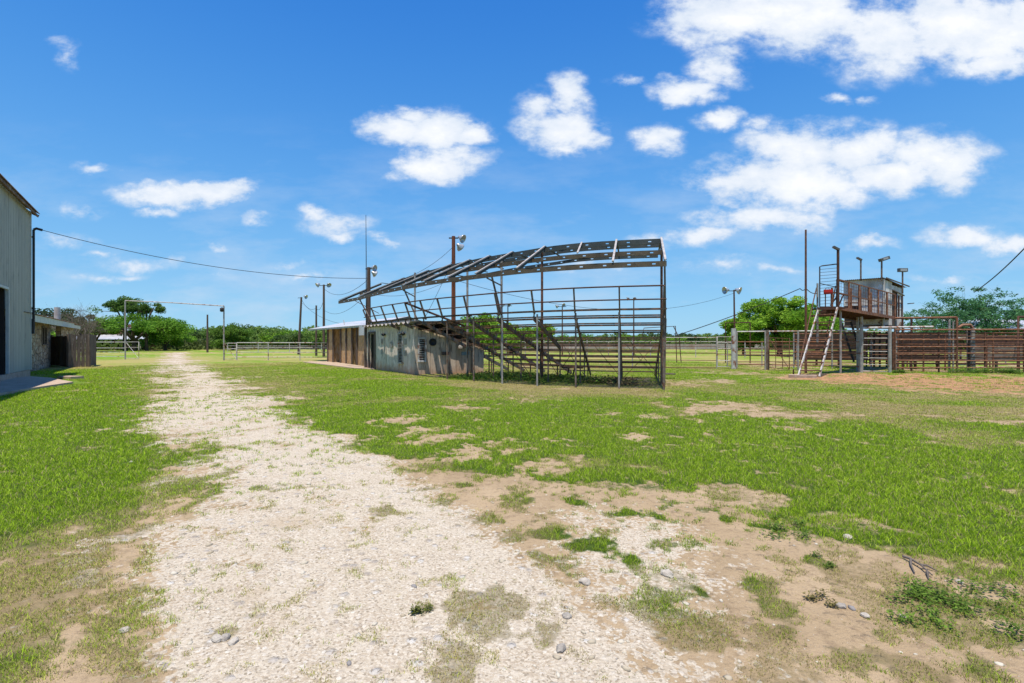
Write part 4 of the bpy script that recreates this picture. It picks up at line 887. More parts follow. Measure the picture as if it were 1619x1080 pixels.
# roof sheets, whose wavy ends overhang the front wall
mb = MB(); mb.sheet(W1(-.25, .22, 2.56), d1, (-n1_+Vector((0,0,.03))), l1+.30, 2.8, pitch=.62, depth=.13, th=.006)
mb.add([W1(-.2,-2.2,2.62), W1(l1+.1,-2.2,2.60), W2(l2+.15,-.0,1.32), W2(l2+.15,-2.5,1.4), W1(-.2,-2.2,2.60), W1(l1+.1,-2.2,2.57), W2(l2+.15,-.0,1.29), W2(l2+.15,-2.5,1.37)], [(0,1,2,3),(7,6,5,4)])
mb.build('roof', M['grey_roof'], sh)
mb = MB(); mb.beam(W2(-.1, .12, 2.40), W2(l2+.2, .12, 1.24), .20, .04); mb.build('roof_edge', M['rusty_roof'], sh)
mb = MB(); mb.beam(W1(da-.12, .03, 0), W1(da-.12, .03, 2.2), .12, .14, up=d1); mb.beam(W1(db+.05, .03, 0), W1(db+.05, .03, 2.2), .08, .12, up=d1); mb.beam(W1(da-.2, .035, 2.16), W1(db+.1, .035, 2.16), .08, .12); mb.build('door_frame', M['wood_old'], sh)
mb = MB(); mb.beam(W1(-.1, .04, 0), W1(-.1, .04, 2.45), .14, .14, up=d1); mb.build('corner_post', M['wood_old'], sh)
def louvre(W, sa, sb_, z0, z1, nsl, sl_m):
    f = MB()
    for a, b_ in ((W(sa, .03, z0), W(sa, .03, z1)), (W(sb_, .03, z0), W(sb_, .03, z1))): f.beam(a, b_, .07, .07, up=d1)
    f.beam(W(sa-.035, .033, z0), W(sb_+.035, .033, z0), .09, .07); f.beam(W(sa-.035, .033, z1), W(sb_+.035, .033, z1), .09, .07)
    o = f.build('louvre_vent', M['pale_pipe'], sh); g_ = MB()
    for i in range(nsl):
        z = z0+(z1-z0)*(i+.5)/nsl; g_.beam(W(sa+.03, .02, z), W(sb_-.03, .02, z), .07, .025, up=(0,0,1))
    g_.build('slats', M[sl_m], o); k_ = MB(); k_.beam(W(sa, -.03, (z0+z1)/2), W(sb_, -.03, (z0+z1)/2), .01, z1-z0); k_.build('backing', M['dark'], o)
louvre(W1, la_, lb_, .52, 2.05, 20, 'galv'); louvre(W2, ha, hb, vz0, vz1, 13, 'pale_pipe')
for px in (609.5, 640.5):
    s_ = sW(a0, d1, px); mb = MB(); mb.beam(W1(s_, 0, 2.02), W1(s_, .14, 2.02), .05, .05); mb.lathe(W1(s_-.12, .14, 2.02), d1, [(0,0),(0,.07),(.2,.09),(.24,0)], 10); mb.build('wall_lamp', M['iron'], sh)
for px, z in ((604.5,1.62),(604.5,1.05),(641.5,1.62),(641.5,1.05),(619,1.45)):
    s_ = sW(a0, d1, px); mb = MB(); mb.beam(W1(s_-.17, .025, z), W1(s_+.17, .025, z), .012, .30); mb.build('patch_plate', M['galv'], sh)
s_ = sW(a1, d2, 684); mb = MB(); mb.lathe(W2(s_, .02, 1.60), n2_, [(0,0),(0,.19),(.04,.19),(.04,.13),(.01,.12),(.01,0)], 16); mb.build('round_vent', M['iron'], sh)
s_ = sW(a1, d2, 703.5); mb = MB(); mb.beam(W2(s_-.18, .05, 1.04), W2(s_+.18, .05, 1.04), .10, .16); mb.build('meter_box', M['iron'], sh)
s_ = sW(a1, d2, 735.5); mb = MB(); mb.beam(W2(s_-.20, .03, 1.02), W2(s_+.20, .03, 1.02), .012, .17); mb.build('blue_plate', mat('faded_blue', (.20,.28,.33), (.28,.33,.36), 9), sh)
s_ = sW(a1, d2, 727); mb = MB(); mb.lathe(W2(s_, .10, 1.28), (0,0,1), [(0,.13),(.12,.13),(.2,.08),(.23,0)], 12); mb.build('hood_vent', M['galv'], sh)
#PART4
# ================================================================== GRANDSTAND
Rl = [(5.75,16.66),(5.02,16.80),(3.60,17.12),(2.15,17.62),(.45,18.55),(-1.30,20.05),(-3.6,22.3),(-5.7,25.0),(-7.6,27.8),(-9.3,30.6),(-11.8,33.9)]
Rl = [Vector((x, y, 0)) for x, y in Rl]
def cr(P, n=12):
    out = []
    for i in range(len(P)-1):
        p0 = P[i-1] if i else P[0]*2-P[1]; p1 = P[i]; p2 = P[i+1]; p3 = P[i+2] if i+2 < len(P) else P[-1]*2-P[-2]
        for k in range(n):
            t = k/n; out.append(.5*((2*p1)+(p2-p0)*t+(2*p0-5*p1+4*p2-p3)*t*t+(3*p1-p0-3*p2+p3)*t**3))
    out.append(P[-1]); return out
CUR = cr(Rl)
def crv(px):
    """point and inward normal of the stand's outer line where column px of the photograph meets it"""
    k = (px-809.5)/F
    for a, b_ in zip(CUR[:-1], CUR[1:]):
        fa, fb = a.x-k*a.y, b_.x-k*b_.y
        if fa*fb <= 0:
            t = fa/(fa-fb+1e-12); g_ = R(float(np.interp(px, [q[0] for q in NANG], [q[1] for q in NANG]))); return a.lerp(b_, t), Vector((math.sin(g_), math.cos(g_), 0))
    return None
NANG = [(530,62),(600,55),(650,45),(700,37),(742,32),(785,30),(840,22),(900,14.5),(1060,13.5)]
def solve(px, ins):
    # column of the outer line whose point this far inside the stand lies on column px
    k = (px-809.5)/F; best = None
    for pp in np.arange(560, 1053, 1.0):
        p, n = crv(pp); q = p+n*ins; e = abs(q.x-k*q.y); best = min(best, (e, pp)) if best else (e, pp)
    return best[1]
def cn(px, inset, z=0):
    p, n = crv(px); return p+n*inset+Vector((0, 0, z))
BAY = [1050, 979, 907, 840, 782, 733, 691, 664, 640, 620, 602, 587, 574]
gs = thing('grandstand', tuple(cn(907, 3)), 'rusty open steel grandstand with bare plank rows and an unclad roof frame', 'grandstand')
NR = 10; z_s = lambda k: 2.72-.25*k; in_s = lambda k: .42+.60*k
def off_line(inset, z, pxs): return [cn(p, inset, z) for p in pxs]
DENSE = [1050, 1015, 979, 943, 907, 873, 840, 810, 782, 757, 733, 711, 691, 677, 664, 652, 640, 630, 620, 611, 602, 594, 587, 580, 574]
def strip(mb, P, w, h):
    """continuous rectangular strip along P"""
    vs = []; m = len(P)
    for i, p in enumerate(P):
        d = (P[min(i+1, m-1)]-P[max(i-1, 0)]); d.z = 0; d.normalize(); x = Vector((-d.y, d.x, 0))*(w/2); z = Vector((0, 0, h/2))
        vs += [p-x-z, p+x-z, p+x+z, p-x+z]
    fs = [(0,3,2,1), (4*m-4, 4*m-3, 4*m-2, 4*m-1)]
    for i in range(m-1):
        for k in range(4): a = 4*i+k; b_ = 4*i+(k+1) % 4; fs.append((a, b_, b_+4, a+4))
    return mb.add(vs, fs)
def ext(P, e):                                   # the right ends stick out past the last frame
    P = list(P); P[0] = P[0]+(P[0]-P[1]).normalized()*e; return P
def cross(a, b_, o, d, e):
    pass
lastk = len(DENSE)
INNER = {0:25, 1:22, 2:19, 3:17, 4:16, 5:16, 6:15, 7:15, 8:15, 9:14}
for k in range(NR):
    pxs = DENSE[:INNER[k]]
    P = off_line(in_s(k), z_s(k), pxs)
    mb = MB(); strip(mb, ext(P, .10+.0*k), .23, .055); mb.build('seat_plank', M['plank'], gs)
    if k < NR-1 or True:
        P = off_line(in_s(k)+.33, z_s(k)-.19, pxs[:max(2, min(len(pxs), 15))]); mb = MB(); strip(mb, ext(P, .06), .15, .045); mb.build('foot_plank', M['plank'], gs)
# rails at the back of the stand
mb = MB(); mb.pipe(off_line(0, 3.46, DENSE), .028, 6); mb.build('guard_rail', M['rust_dark'], gs)
mb = MB(); mb.pipe(ext(off_line(.06, 3.02, DENSE), .08), .026, 6); mb.build('guard_rail', M['rust_dark'], gs)
for px in BAY:
    mb = MB(); mb.beam(cn(px, .0, 3.46), cn(px, .34, 2.62), .05, .07, up=(0,0,1)); mb.build('rail_post', M['steel_grey'], gs)
# frames: back post, stringer, middle posts
for px in (1049.5, 979, 910, 849, 794, 749, 707):
    base = cn(solve(px, .38), .38); mb = MB(); mb.beam(base+Vector((0,0,-.05)), base+Vector((0,0,2.62)), .055, .055, up=(.25,.97,0)); mb.build('support_post', M['galv'] if px in (979, 849, 794) else M['steel_grey'], gs)
FRM = [(1050, (6.70,24.0)), (980, (5.17,24.0)), (909, (3.72,24.2)), (843, None), (786, (2.97,25.6)), (742, (1.72,27.0)), (698, (.67,27.8)), (668, (-.2,28.6)), (640, None), (618, None)]
for px, bt in FRM:
    a = cn(solve(px, .36), .36, 2.52)
    if bt is None:
        n_ = crv(px)[1]; b_ = a+n_*6.1-Vector((0,0,2.47)); b_ = a.lerp(b_, .5 if px > 700 else .14)
        if px > 700: b_ = at(886, 551, 21.4)
    else: b_ = Vector((bt[0], bt[1], .06))
    mb = MB(); mb.beam(a-Vector((0,0,.03)), b_-Vector((0,0,.0)), .055, .15); mb.build('stringer', M['steel_grey'], gs)
    hd = Vector((b_.x-a.x, b_.y-a.y, 0)); hl = hd.length; hd.normalize()
    for k in range(NR):                              # short brackets carry each plank
        d = in_s(k)-.36; t = d*6.1/6.1/hl*(hl/6.15 if bt else 1)
        t = (in_s(k)-.36)/(6.1 if bt else max(hl, .1))
        if t > 1.02: break
        q = a.lerp(b_, t); zt = z_s(k); mb = MB(); mb.beam(q, Vector((q.x, q.y, zt)), .035, .05, up=hd); mb.beam(Vector((q.x, q.y, zt-.04))-hd*.10, Vector((q.x, q.y, zt-.04))+hd*.10, .035, .03); mb.build('seat_bracket', M['steel_grey'], gs)
    for t in (.27, .52, .77):
        if bt is None and px < 700: break
        q = a.lerp(b_, t if bt else min(1, t*1.9)); g0 = Vector((q.x, q.y, -.05)); mb = MB(); mb.beam(g0, q, .045, .045, up=hd); mb.build('middle_post', M['steel_grey'], gs)
        if not bt and t > .5: break
for (p1, i1, z1), (p2, i2, z2) in (((979,4.6,.1),(1050,4.6,1.6)),((979,4.6,1.6),(1050,4.6,.1)),((907,3.6,1.9),(979,3.6,.1)),((840,4,1.5),(907,4,.1)),((782,3.5,1.6),(840,3.5,.1)),((840,2.8,.1),(907,2.8,1.8)),((733,3,1.7),(782,3,.1)),((979,2,2.0),(1050,2,.3)),
                                  ((640,.0,3.46),(711,.9,2.3))):
    mb = MB(); big = p1 == 640; mb.beam(cn(p1, i1, z1), cn(p2, i2, z2), .06 if big else .018, .08 if big else .018); mb.build('brace', M['rust_dark'], gs)
mb = MB(); mb.beam(cn(1050, 5.7, .22)+Vector((.05,0,0)), cn(1050, 5.7, .22)+Vector((.75,-.1,0)), .26, .05); mb.build('loose_plank', M['wood_old'], gs)
for a in ((816,5.9),(846,5.7)): 
    mb = MB(); q = cn(a[0], a[1]); mb.beam(q+Vector((-.35,0,.42)), q+Vector((.35,-.2,.42)), .25, .05); mb.beam(q+Vector((-.1,0,0)), q+Vector((0,0,.4)), .06, .06); mb.build('bottom_bench', M['plank'], gs)

# roof frame: channels with slots
RPX = [1051, 1015, 979, 943, 907, 873, 840, 817, 784, 752, 728, 708, 688, 670, 652, 637, 618, 600, 583, 567, 550, 535]
def channel(inset, z, pxs, h, m, slots=True, name='roof_beam', ext0=0.0, sl=.80):
    P = off_line(inset, z, pxs); P[0] = P[0]+(P[0]-P[1]).normalized()*ext0
    L_ = [0]
    for a, b_ in zip(P[:-1], P[1:]): L_.append(L_[-1]+(b_-a).length)
    def ptat(s):
        for i in range(len(P)-1):
            if L_[i+1] >= s: t = (s-L_[i])/(L_[i+1]-L_[i]); return P[i].lerp(P[i+1], t), (P[i+1]-P[i]).normalized()
        return P[-1], (P[-1]-P[-2]).normalized()
    mb = MB(); cuts = [0.0]; s = .35
    while s < L_[-1]-.3: cuts += [s, s+.11]; s += sl
    cuts.append(L_[-1]); sh_ = .038
    for i in range(len(cuts)-1):
        a, _ = ptat(cuts[i]); b_, _ = ptat(cuts[i+1]); solid = i % 2 == 0
        n_ = 1 if not solid else max(1, int((cuts[i+1]-cuts[i])/.5))
        for q in range(n_):
            aa, _ = ptat(cuts[i]+(cuts[i+1]-cuts[i])*q/n_); bb, _ = ptat(cuts[i]+(cuts[i+1]-cuts[i])*(q+1)/n_)
            if solid or not slots: mb.beam(aa, bb, .006, h)
            else: hh_ = (h-sh_)/2; zo = Vector((0, 0, (h+sh_)/4)); mb.beam(aa+zo, bb+zo, .006, hh_); mb.beam(aa-zo, bb-zo, .006, hh_)
    up_ = Vector((0, 0, h/2+.003)); 
    P2 = [p+up_+crv(px)[1]*.03 for p, px in zip(P, pxs)]; P3 = [p-up_+crv(px)[1]*.03 for p, px in zip(P, pxs)]
    strip(mb, P2, .06, .005); strip(mb, P3, .06, .005)
    return mb.build(name, m, gs)
channel(0, 4.18, RPX, .165, M['beam'], ext0=.06)
channel(1.35, 4.78, RPX, .15, M['beam'], ext0=.03)
channel(2.75, 5.44, RPX[:-1], .19, M['beam_dark'])
channel(3.9, 5.50, RPX[:-2], .15, M['beam_dark'])
channel(5.2, 5.28, RPX[:-3], .13, M['beam_dark'])
for i, px in enumerate([1052, 969, 817, 752, 708, 670, 637, 600, 567, 536]):
    ins = 2.75 if px != 9 else 1.4
    mb = MB(); a = cn(px, -.02, 4.31); b_ = cn(px, ins, 5.58); mb.beam(a, b_, .07, .045); mb.build('rafter', M['rafter'], gs)
    mb = MB(); mb.beam(b_+Vector((0,0,.0)), cn(px, 5.2, 5.40), .06, .04); mb.build('far_rafter', M['beam_dark'], gs)
    mb = MB(); mb.beam(cn(px, .06, 4.25), cn(px, ins, 5.51), .015, .11); mb.build('rafter_web', M['beam_dark'], gs)
mb = MB(); mb.beam(cn(905, 1.35, 4.9), cn(905, 2.75, 5.56), .06, .04); mb.build('rafter', M['rafter'], gs)
mb = MB(); mb.beam(cn(1051.5, -.05, 4.2), cn(1051.5, 2.8, 5.46), .02, .22); mb.build('end_plate', M['white_pipe'], gs)
def column(px, Y, z, m, r=.05):
    q = gx(px, Y); mb = MB(); mb.pipe([q+Vector((0,0,-.05)), q+Vector((0,0,z))], r, 8); mb.build('roof_column', M[m], gs); return q
for px, ins, z, m in ((1046, 2.7, 5.4, 'rust'), (857, 2.9, 5.35, 'rust'), (793, 2.2, 5.35, 'galv'), (739, 2.2, 5.0, 'galv'), (656, 1.9, 5.35, 'galv')):
    k = (px-809.5)/F; best = None
    for pp in np.arange(575, 1052, 1.0):
        q = cn(pp, ins); e_ = abs(q.x-k*q.y); best = min(best, (e_, q.y)) if best else (e_, q.y)
    q = column(px, best[1], z, m, .05)
    if px in (793, 656): mb = MB(); b2 = cn(px-24 if px > 700 else px-20, .03, 4.08); mb.beam(q+Vector((0,0,4.05)), b2, .03, .05); mb.build('bracket', M['steel_grey'], gs)
mb = MB(); p = gx(1052.5, 16.95); mb.beam(cn(1051, .02, 4.1), gx(1052, 17.35, 2.4), .06, .06); mb.beam(gx(1052, 17.35, 2.4), gx(1049.5, 17.3, -.05), .07, .07); mb.build('roof_column', M['steel_grey'], gs)
for a, b_ in ((777, 783), (638, 647), (568, 577)): mb = MB(); mb.beam(cn(a, .03, 4.1), cn(b_, .45, 2.65), .05, .06); mb.build('roof_strut', M['steel_grey'], gs)
mb = MB(); mb.beam(cn(560, .05, 4.1), cn(572, 1.0, 3.3), .03, .03); mb.build('brace', M['rust_dark'], gs)

weed(905, 1, 2200, .28, 2.0, 'low leafy weeds in the shade under the middle bays of the grandstand', (.10,.18,.03), Y=20.8, lw=.045)
weed(800, 2, 2600, .30, 2.3, 'dense low weeds in the shade under the left bays of the grandstand', (.10,.19,.03), Y=23.2, lw=.045)
weed(985, 3, 1500, .20, 1.6, 'brownish low weeds on bare soil under the right bays of the grandstand', (.20,.16,.08), Y=20.2, lw=.04)

# ================================================================== FENCES RIGHT OF THE STAND
fence('arena_fence', 'rusty rail fence from behind the grandstand to the narrow gate', 'fence', [gx(745, 36), gx(860, 33.5), gx(1000, 31.8), gx(1133, 30.9)], [.05, .50, .95, 1.33, 1.88], 3.4, M['galv'], M['rust'], .035, .022, top_m=M['pale_pipe'], extra=0)
gate('narrow_gate', 'narrow pale pipe gate beside the thick white post', gx(1134, 30.9), gx(1157, 30.8), .12, 1.92, 5, M['pale_pipe'], brace=False, r=.035)
mb = MB(); q = gx(1160, 30.4); mb.pipe([q, q+Vector((0,0,2.42))], .14, 14); tag(mb.build('gate_post', M['pale_pipe']), 'thick whitish pipe post standing by the narrow gate', 'post')
mb = MB(); q = gx(1213, 29.6); mb.pipe([q, q+Vector((0,0,2.3))], .11, 14); tag(mb.build('gate_post', M['steel_grey']), 'thick rusty pipe post right of the whitish post', 'post')
fence('pen_fence', 'rail fence with white top pipe left of the tower ladder', 'fence', [gx(1165, 30.3), gx(1210, 29.6), gx(1262, 28.9), gx(1360, 27.1)], [.30, 1.02, 1.62, 2.22], 50, M['galv'], M['rust_bright'], .05, .032, top_m=M['white_pipe'])
gate('pen_gate', 'sagging rusty pen gate left of the tower ladder', gx(1216, 29.3), gx(1248, 28.3, -.05), .15, 1.85, 5, M['rust'], brace=True, nv=2)
fence('pen_fence', 'long front pen fence of orange rusty pipes at the right', 'fence', [gx(1415, 26.3), gx(1513, 26.1), gx(1619, 26.0), gx(1850, 26.0)], [.29, .66, 1.03, 1.36, 1.72, 2.24], 3.3, M['rust'], M['rust_bright'], .045, .036, extra=.02, wob=.01)
gate('pen_gate', 'grey barred pen gate with white posts under the tower', gx(1364, 27.0), gx(1405, 26.4), .08, 2.15, 6, M['pale_pipe'], brace=False, r=.03)
for px, Y, lb in ((1362, 27.0, 'pale grey pen post at the left side of the barred gate'), (1407, 26.3, 'pale grey pen post at the right side of the barred gate')):
    mb = MB(); q = gx(px, Y); mb.pipe([q, q+Vector((0,0,2.3))], .08, 10); tag(mb.build('pen_post', M['galv']), lb, 'post')
mb = MB(); mb.pipe([gx(1360, 27.2, 2.36), gx(1476, 26.6, 2.40)], .05, 8); tag(mb.build('loose_pipe', M['white_pipe']), 'long whitish pipe lying along the top of the pen rails', 'pipe')
# chute of pale bricks and posts
ch = thing('chute_gate', tuple(gx(1528, 27)), 'narrow chute with pale rungs and dark posts in the pen fence', 'chute')
for px, Y, m, r, z in ((1513, 26.4, 'rust_bright', .05, 2.9), (1538, 26.3, 'galv', .09, 2.3), (1534, 26.9, 'iron', .10, 2.35), (1530, 27.2, 'galv', .05, 2.3), (1501, 27.0, 'galv', .05, 2.75), (1507, 27.0, 'galv', .04, 2.7)):
    mb = MB(); q = gx(px, Y); mb.pipe([q, q+Vector((0,0,z))], r, 8); mb.build('post', M[m], ch)
for i in range(4): mb = MB(); mb.beam(gx(1514, 26.35, .45+.46*i), gx(1527, 26.35, .45+.46*i), .05, .07); mb.build('rung', M['white_pipe'], ch)
mb = MB(); mb.pipe([gx(1515, 26.8, 2.35), gx(1522, 26.8, 2.5), gx(1534, 26.8, 2.5), gx(1538, 26.8, 2.3)], .07, 8); mb.build('arch', M['rust_bright'], ch)
fr_ = thing('overhead_pipe', tuple(gx(1420, 30)), 'high rusty pipe frame running right from the tower deck', 'frame')
mb = MB(); mb.pipe([gx(1416, 29.5, 2.98), gx(1512, 26.5, 2.88), gx(1513, 26.4, 2.2)], .055, 8); mb.build('rail', M['rust_bright'], fr_)
for px, Y in ((1441, 28.6), (1427, 29)): mb = MB(); q = gx(px, Y); mb.pipe([q, q+Vector((0,0,2.93))], .05, 8); mb.build('post', M['rust_dark'], fr_)
fr_ = thing('pipe_goal', tuple(gx(1611, 28)), 'rusty pipe goalpost frame at the right edge', 'frame')
mb = MB(); mb.pipe([gx(1610, 27.5, 0), gx(1610, 27.5, 2.95), gx(1800, 27.5, 2.95), gx(1800, 27.5, 0)], .07, 8); mb.build('frame', M['rust_dark'], fr_)
# rows of pens behind
PR = [(1412, 1850, 26.35, [.47,.84,1.2,1.54,1.9,2.08], 'rust', 'rust', 'thin rusty rails just behind the orange front pipes'),
      (1150, 1370, 34, [.3,.75,1.2,1.6], 'rust', 'galv', 'second row of thin pen rails behind the tower ladder'),
      (1255, 1500, 31, [.35,.7,1.05,1.4,1.75,2.1], 'rust_bright', 'galv', 'crowded pen rails under the tower deck'),
      (1360, 1560, 28.2, [.45,.62,.9,1.2,1.5,1.8,2.0], 'rust', 'rust', 'dense rusty rails close behind the barred pen gate'),
      (1420, 1720, 29, [.4,.75,1.1,1.45,1.8,2.1], 'rust', 'rust', 'second row of pen rails behind the orange front pipes'),
      (1370, 1760, 33, [.5,1.0,1.5,2.0], 'rust_dark', 'rust', 'dark middle row of pen rails at the right'),
      (1380, 1800, 38, [.5,1.0,1.5,2.1], 'rust', 'galv', 'rearmost row of pen rails before the right tree')]
for a, b_, Y, rl, mr2, mp2, lb in PR: fence('pen_fence', lb, 'fence', [gx(a, Y), gx((a+b_)/2, Y-.4), gx(b_, Y-.2)], rl, 2.6, M[mp2], M[mr2], .04, .026, wob=.02)
fence('arena_fence', 'far pale rail fence across the arena seen left of the thick post', 'fence', [gx(700, 64), gx(900, 60), gx(1100, 54), gx(1262, 50)], [.4, .85, 1.3, 1.65], 5, M['pale_pipe'], M['rust'], .045, .025, top_m=M['pale_pipe'])
fence('arena_fence', 'far thin rail fence beyond the field left of the lamp poles', 'fence', [gx(360, 84), gx(560, 80), gx(700, 84)], [.5, 1.0, 1.45], 5, M['pale_pipe'], M['pale_pipe'], .05, .03)
mb = MB(); 
mb.pipe([gx(1147, 40, 1.6), gx(1147, 40, 3.1), gx(1186, 39, 3.1)], .045, 8); mb.pipe([gx(1186, 39, 3.1), gx(1186, 39, 0)], .045, 8); mb.pipe([gx(1147, 40, 0), gx(1147, 40, 1.65)], .045, 8)
tag(mb.build('pipe_arch', M['rust_dark']), 'thin rusty overhead frame behind the thick whitish post', 'frame')
fb = thing('roping_frame', tuple(gx(1015, 36)), 'bent thin pipe frame rising behind the right end of the stand', 'frame')
mb = MB(); mb.pipe([gx(1016, 40, 2.1), gx(1018, 40, 2.7), gx(1068, 40, 2.85), gx(1070, 40, 0)], .035, 6); mb.pipe([gx(1065, 40, 2.82), gx(1074, 40, 1.9), gx(1077,40,0)], .035, 6); mb.build('pipe', M['rust_dark'], fb)

def pen_boards(name, label, px0, px1, Y, zs, m, slant=0.0, th=.05):
    root = thing(name, tuple(gx(px0, Y)), label, 'board wall'); 
    for (z0, z1) in zs:
        mb = MB(); n_ = max(1, int((px1-px0)/90))
        for i in range(n_):
            a = gx(px0+(px1-px0)*i/n_, Y+slant*i/n_); b_ = gx(px0+(px1-px0)*(i+1)/n_, Y+slant*(i+1)/n_); j = random.uniform(-.02, .02)
            mb.beam(a+Vector((.01,j,(z0+z1)/2)), b_+Vector((-.01,j,(z0+z1)/2+j*.5)), th, (z1-z0)-.01)
        mb.build('plank', m, root)
    for i in range(int((px1-px0)/35)+1):
        px = min(px0+35*i, px1); mb = MB(); q = gx(px, Y+slant*(px-px0)/(px1-px0)+.1); mb.beam(q, q+Vector((0,0,zs[-1][1]+.1)), .1, .1); mb.build('post', m, root)
pen_boards('board_pen', 'dark board wall behind the tower ladder', 1256, 1372, 36, [(.35,.7),(.71,1.05),(1.06,1.4),(1.41,1.75),(1.76,2.1),(2.11,2.3)], M['wood_dark'], -1)
pen_boards('board_pen', 'dark brown board wall behind the pens right of the tower posts', 1376, 1500, 35, [(.4,.72),(.76,1.1),(1.14,1.5),(1.56,1.85),(1.9,2.15)], M['wood_dark'], .5)
pen_boards('board_pen', 'grey board wall behind the last pens at the right edge', 1540, 1800, 28.6, [(.50,.95),(1.02,1.42)], M['wood_grey'], .3)
pen_boards('board_pen', 'brown board wall low behind the orange front pipes', 1412, 1512, 30, [(.45,.85),(.9,1.25),(1.35,1.7),(1.78,2.05)], M['wood_dark'], .2)
pen_boards('board_pen', 'dark red board row above the grey boards at the right edge', 1540, 1800, 30.5, [(1.35,1.75),(1.78,1.98)], M['rust_dark'], 0)

# far low metal roof beyond the pens
fs_ = thing('far_shed', tuple(gx(1585, 40)), 'far low shed with a pale metal roof beyond the pens', 'shed')
Y = 44; mb = MB(); a, b_ = gx(1545, Y), gx(1800, Y)
mb.add([(a.x-.4, Y, 2.75), (b_.x, Y, 2.75), (b_.x, Y+5, 3.75), (a.x+1.0, Y+5, 3.75), (a.x-.4, Y, 2.68), (b_.x, Y, 2.68), (b_.x, Y+5, 3.68), (a.x+1.0, Y+5, 3.68)], [(0,1,2,3),(7,6,5,4),(4,5,1,0),(3,7,4,0)]); mb.build('roof', M['white_roof'], fs_)
for i in range(5): mb = MB(); x = a.x+i*2.6; mb.beam((x, Y+.3, 0), (x, Y+.3, 2.7), .12, .12); mb.beam((x, Y+4.6, 0), (x, Y+4.6, 3.6), .12, .12); mb.build('post', M['wood_old'], fs_)

# ================================================================== ANNOUNCER TOWER
tw = thing('announcer_tower', tuple(gx(1370, 27)), 'raised tin cabin on a rusty steel deck above the pens', 'tower')
k0 = at(1325, 484, 24.2); k1 = at(1416, 500.5, 29.6)                    # front edge of the deck
kd = (k1-k0); kl = kd.length; kd.normalize(); kn = Vector((-kd.y, kd.x, 0)).normalized()
def K(s, n=0, z=0): return k0+kd*s+kn*n+Vector((0, 0, z))
mb = MB(); mb.beam(K(0, .03, -.08), K(kl, .03, -.08), .06, .16); mb.build('deck_edge', M['rust_bright'], tw)
mb = MB(); mb.add([K(0,.06,-.03), K(kl,.06,-.03), K(kl,1.6,-.03), K(1.3,1.2,-.03)]+[K(0,.06,-.08), K(kl,.06,-.08), K(kl,1.6,-.08), K(1.3,1.2,-.08)], [(0,1,2,3),(7,6,5,4),(1,5,6,2),(2,6,7,3),(3,7,4,0)])
for i in range(9): mb.beam(K(.9+i*kl/10, .1, -.16), K(.9+i*kl/10, 1.3, -.16), .07, .12)
mb.beam(K(1.3, 1.2, -.2), K(kl, 1.5, -.2), .08, .16); mb.build('deck', M['rust_dark'], tw)
# deck railing with mesh
for i, s in enumerate(np.linspace(0, kl, 7)): mb = MB(); mb.beam(K(s, .03, 0), K(s, .03, 1.28), .07, .07); mb.build('rail_post', M['rust_bright'], tw)
for z in (1.28, .64): mb = MB(); mb.beam(K(0, .03, z), K(kl, .03, z), .045, .045); mb.build('guard_rail', M['rust_bright'], tw)
mb = MB()
for i in range(26): s = kl*(i+.5)/26; mb.beam(K(s, .04, 0), K(s, .04, 1.26), .010, .010)
for z in (.16,.32,.48,.80,.96,1.12): mb.beam(K(0, .045, z), K(kl, .045, z), .010, .010)
mb.build('mesh', M['rust'], tw)
# return railing at the far right end
r0 = K(kl, .03); rdv = Vector((.86, .5, 0)); 
for s in (0, .45, .85): mb = MB(); mb.beam(r0+rdv*s, r0+rdv*s+Vector((0,0,1.22)), .06, .06); mb.build('rail_post', M['rust_dark'], tw)
for z in (.4,.8,1.22): mb = MB(); mb.beam(r0+Vector((0,0,z)), r0+rdv*.9+Vector((0,0,z)), .04, .04); mb.build('guard_rail', M['rust_dark'], tw)
for s, h_, w_ in ((.55,.95,.08),(1.2,.95,.08),(3.0,1.15,.10),(4.3,1.2,.12),(6.0,1.2,.10)):
    mb = MB(); mb.beam(K(s, .45, 0), K(s, .45, h_), w_, w_); mb.build('inner_post', M['rust_bright'], tw)
mb = MB(); mb.beam(K(.4, .45, .75), K(2.6, .45, .75), .06, .06); mb.beam(K(.5,.5,.1), K(1.5,.5,.7), .05, .05); mb.beam(K(1.5,.5,.1), K(2.2,.5,.8), .05, .05); mb.beam(K(2.3,.45,.35), K(4.4,.45,.5), .06, .06); mb.build('inner_rail', M['rust'], tw)
# cabin
ca = at(1397, 441, 29.3); ca.z = 2.6; cz1 = H+101/F*29.3
cL = gx(1334, 30.6, 2.6); cR = gx(1428, 31.9, 2.6)
cdl = (cL-ca).normalized(); cdr = (cR-ca).normalized(); ll_ = (cL-ca).length; lr_ = (cR-ca).length
up = Vector((0, 0, 1)); nl = Vector((-cdl.y, cdl.x, 0)); nl = nl if nl.y < 0 else -nl; nr2 = Vector((-cdr.y, cdr.x, 0)); nr2 = nr2 if nr2.dot(Vector((1,-1,0))) > 0 else -nr2
mb = MB(); mb.sheet(cL+up*1.15, -cdl, up, ll_, cz1-2.6-1.15, pitch=.076, depth=.02); mb.build('upper_wall', M['tin'], tw)
mb = MB(); mb.sheet(cL+nl*-.03+up*.0-cdl*.9, -cdl, up, ll_-.9, 1.17, pitch=.076, depth=.02); mb.build('lower_wall', M['tin2'], tw)
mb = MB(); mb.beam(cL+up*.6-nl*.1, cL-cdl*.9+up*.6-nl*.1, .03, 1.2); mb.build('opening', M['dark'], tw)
d0, d1_ = lr_*.40, lr_*.68; HR = cz1-2.6-.08
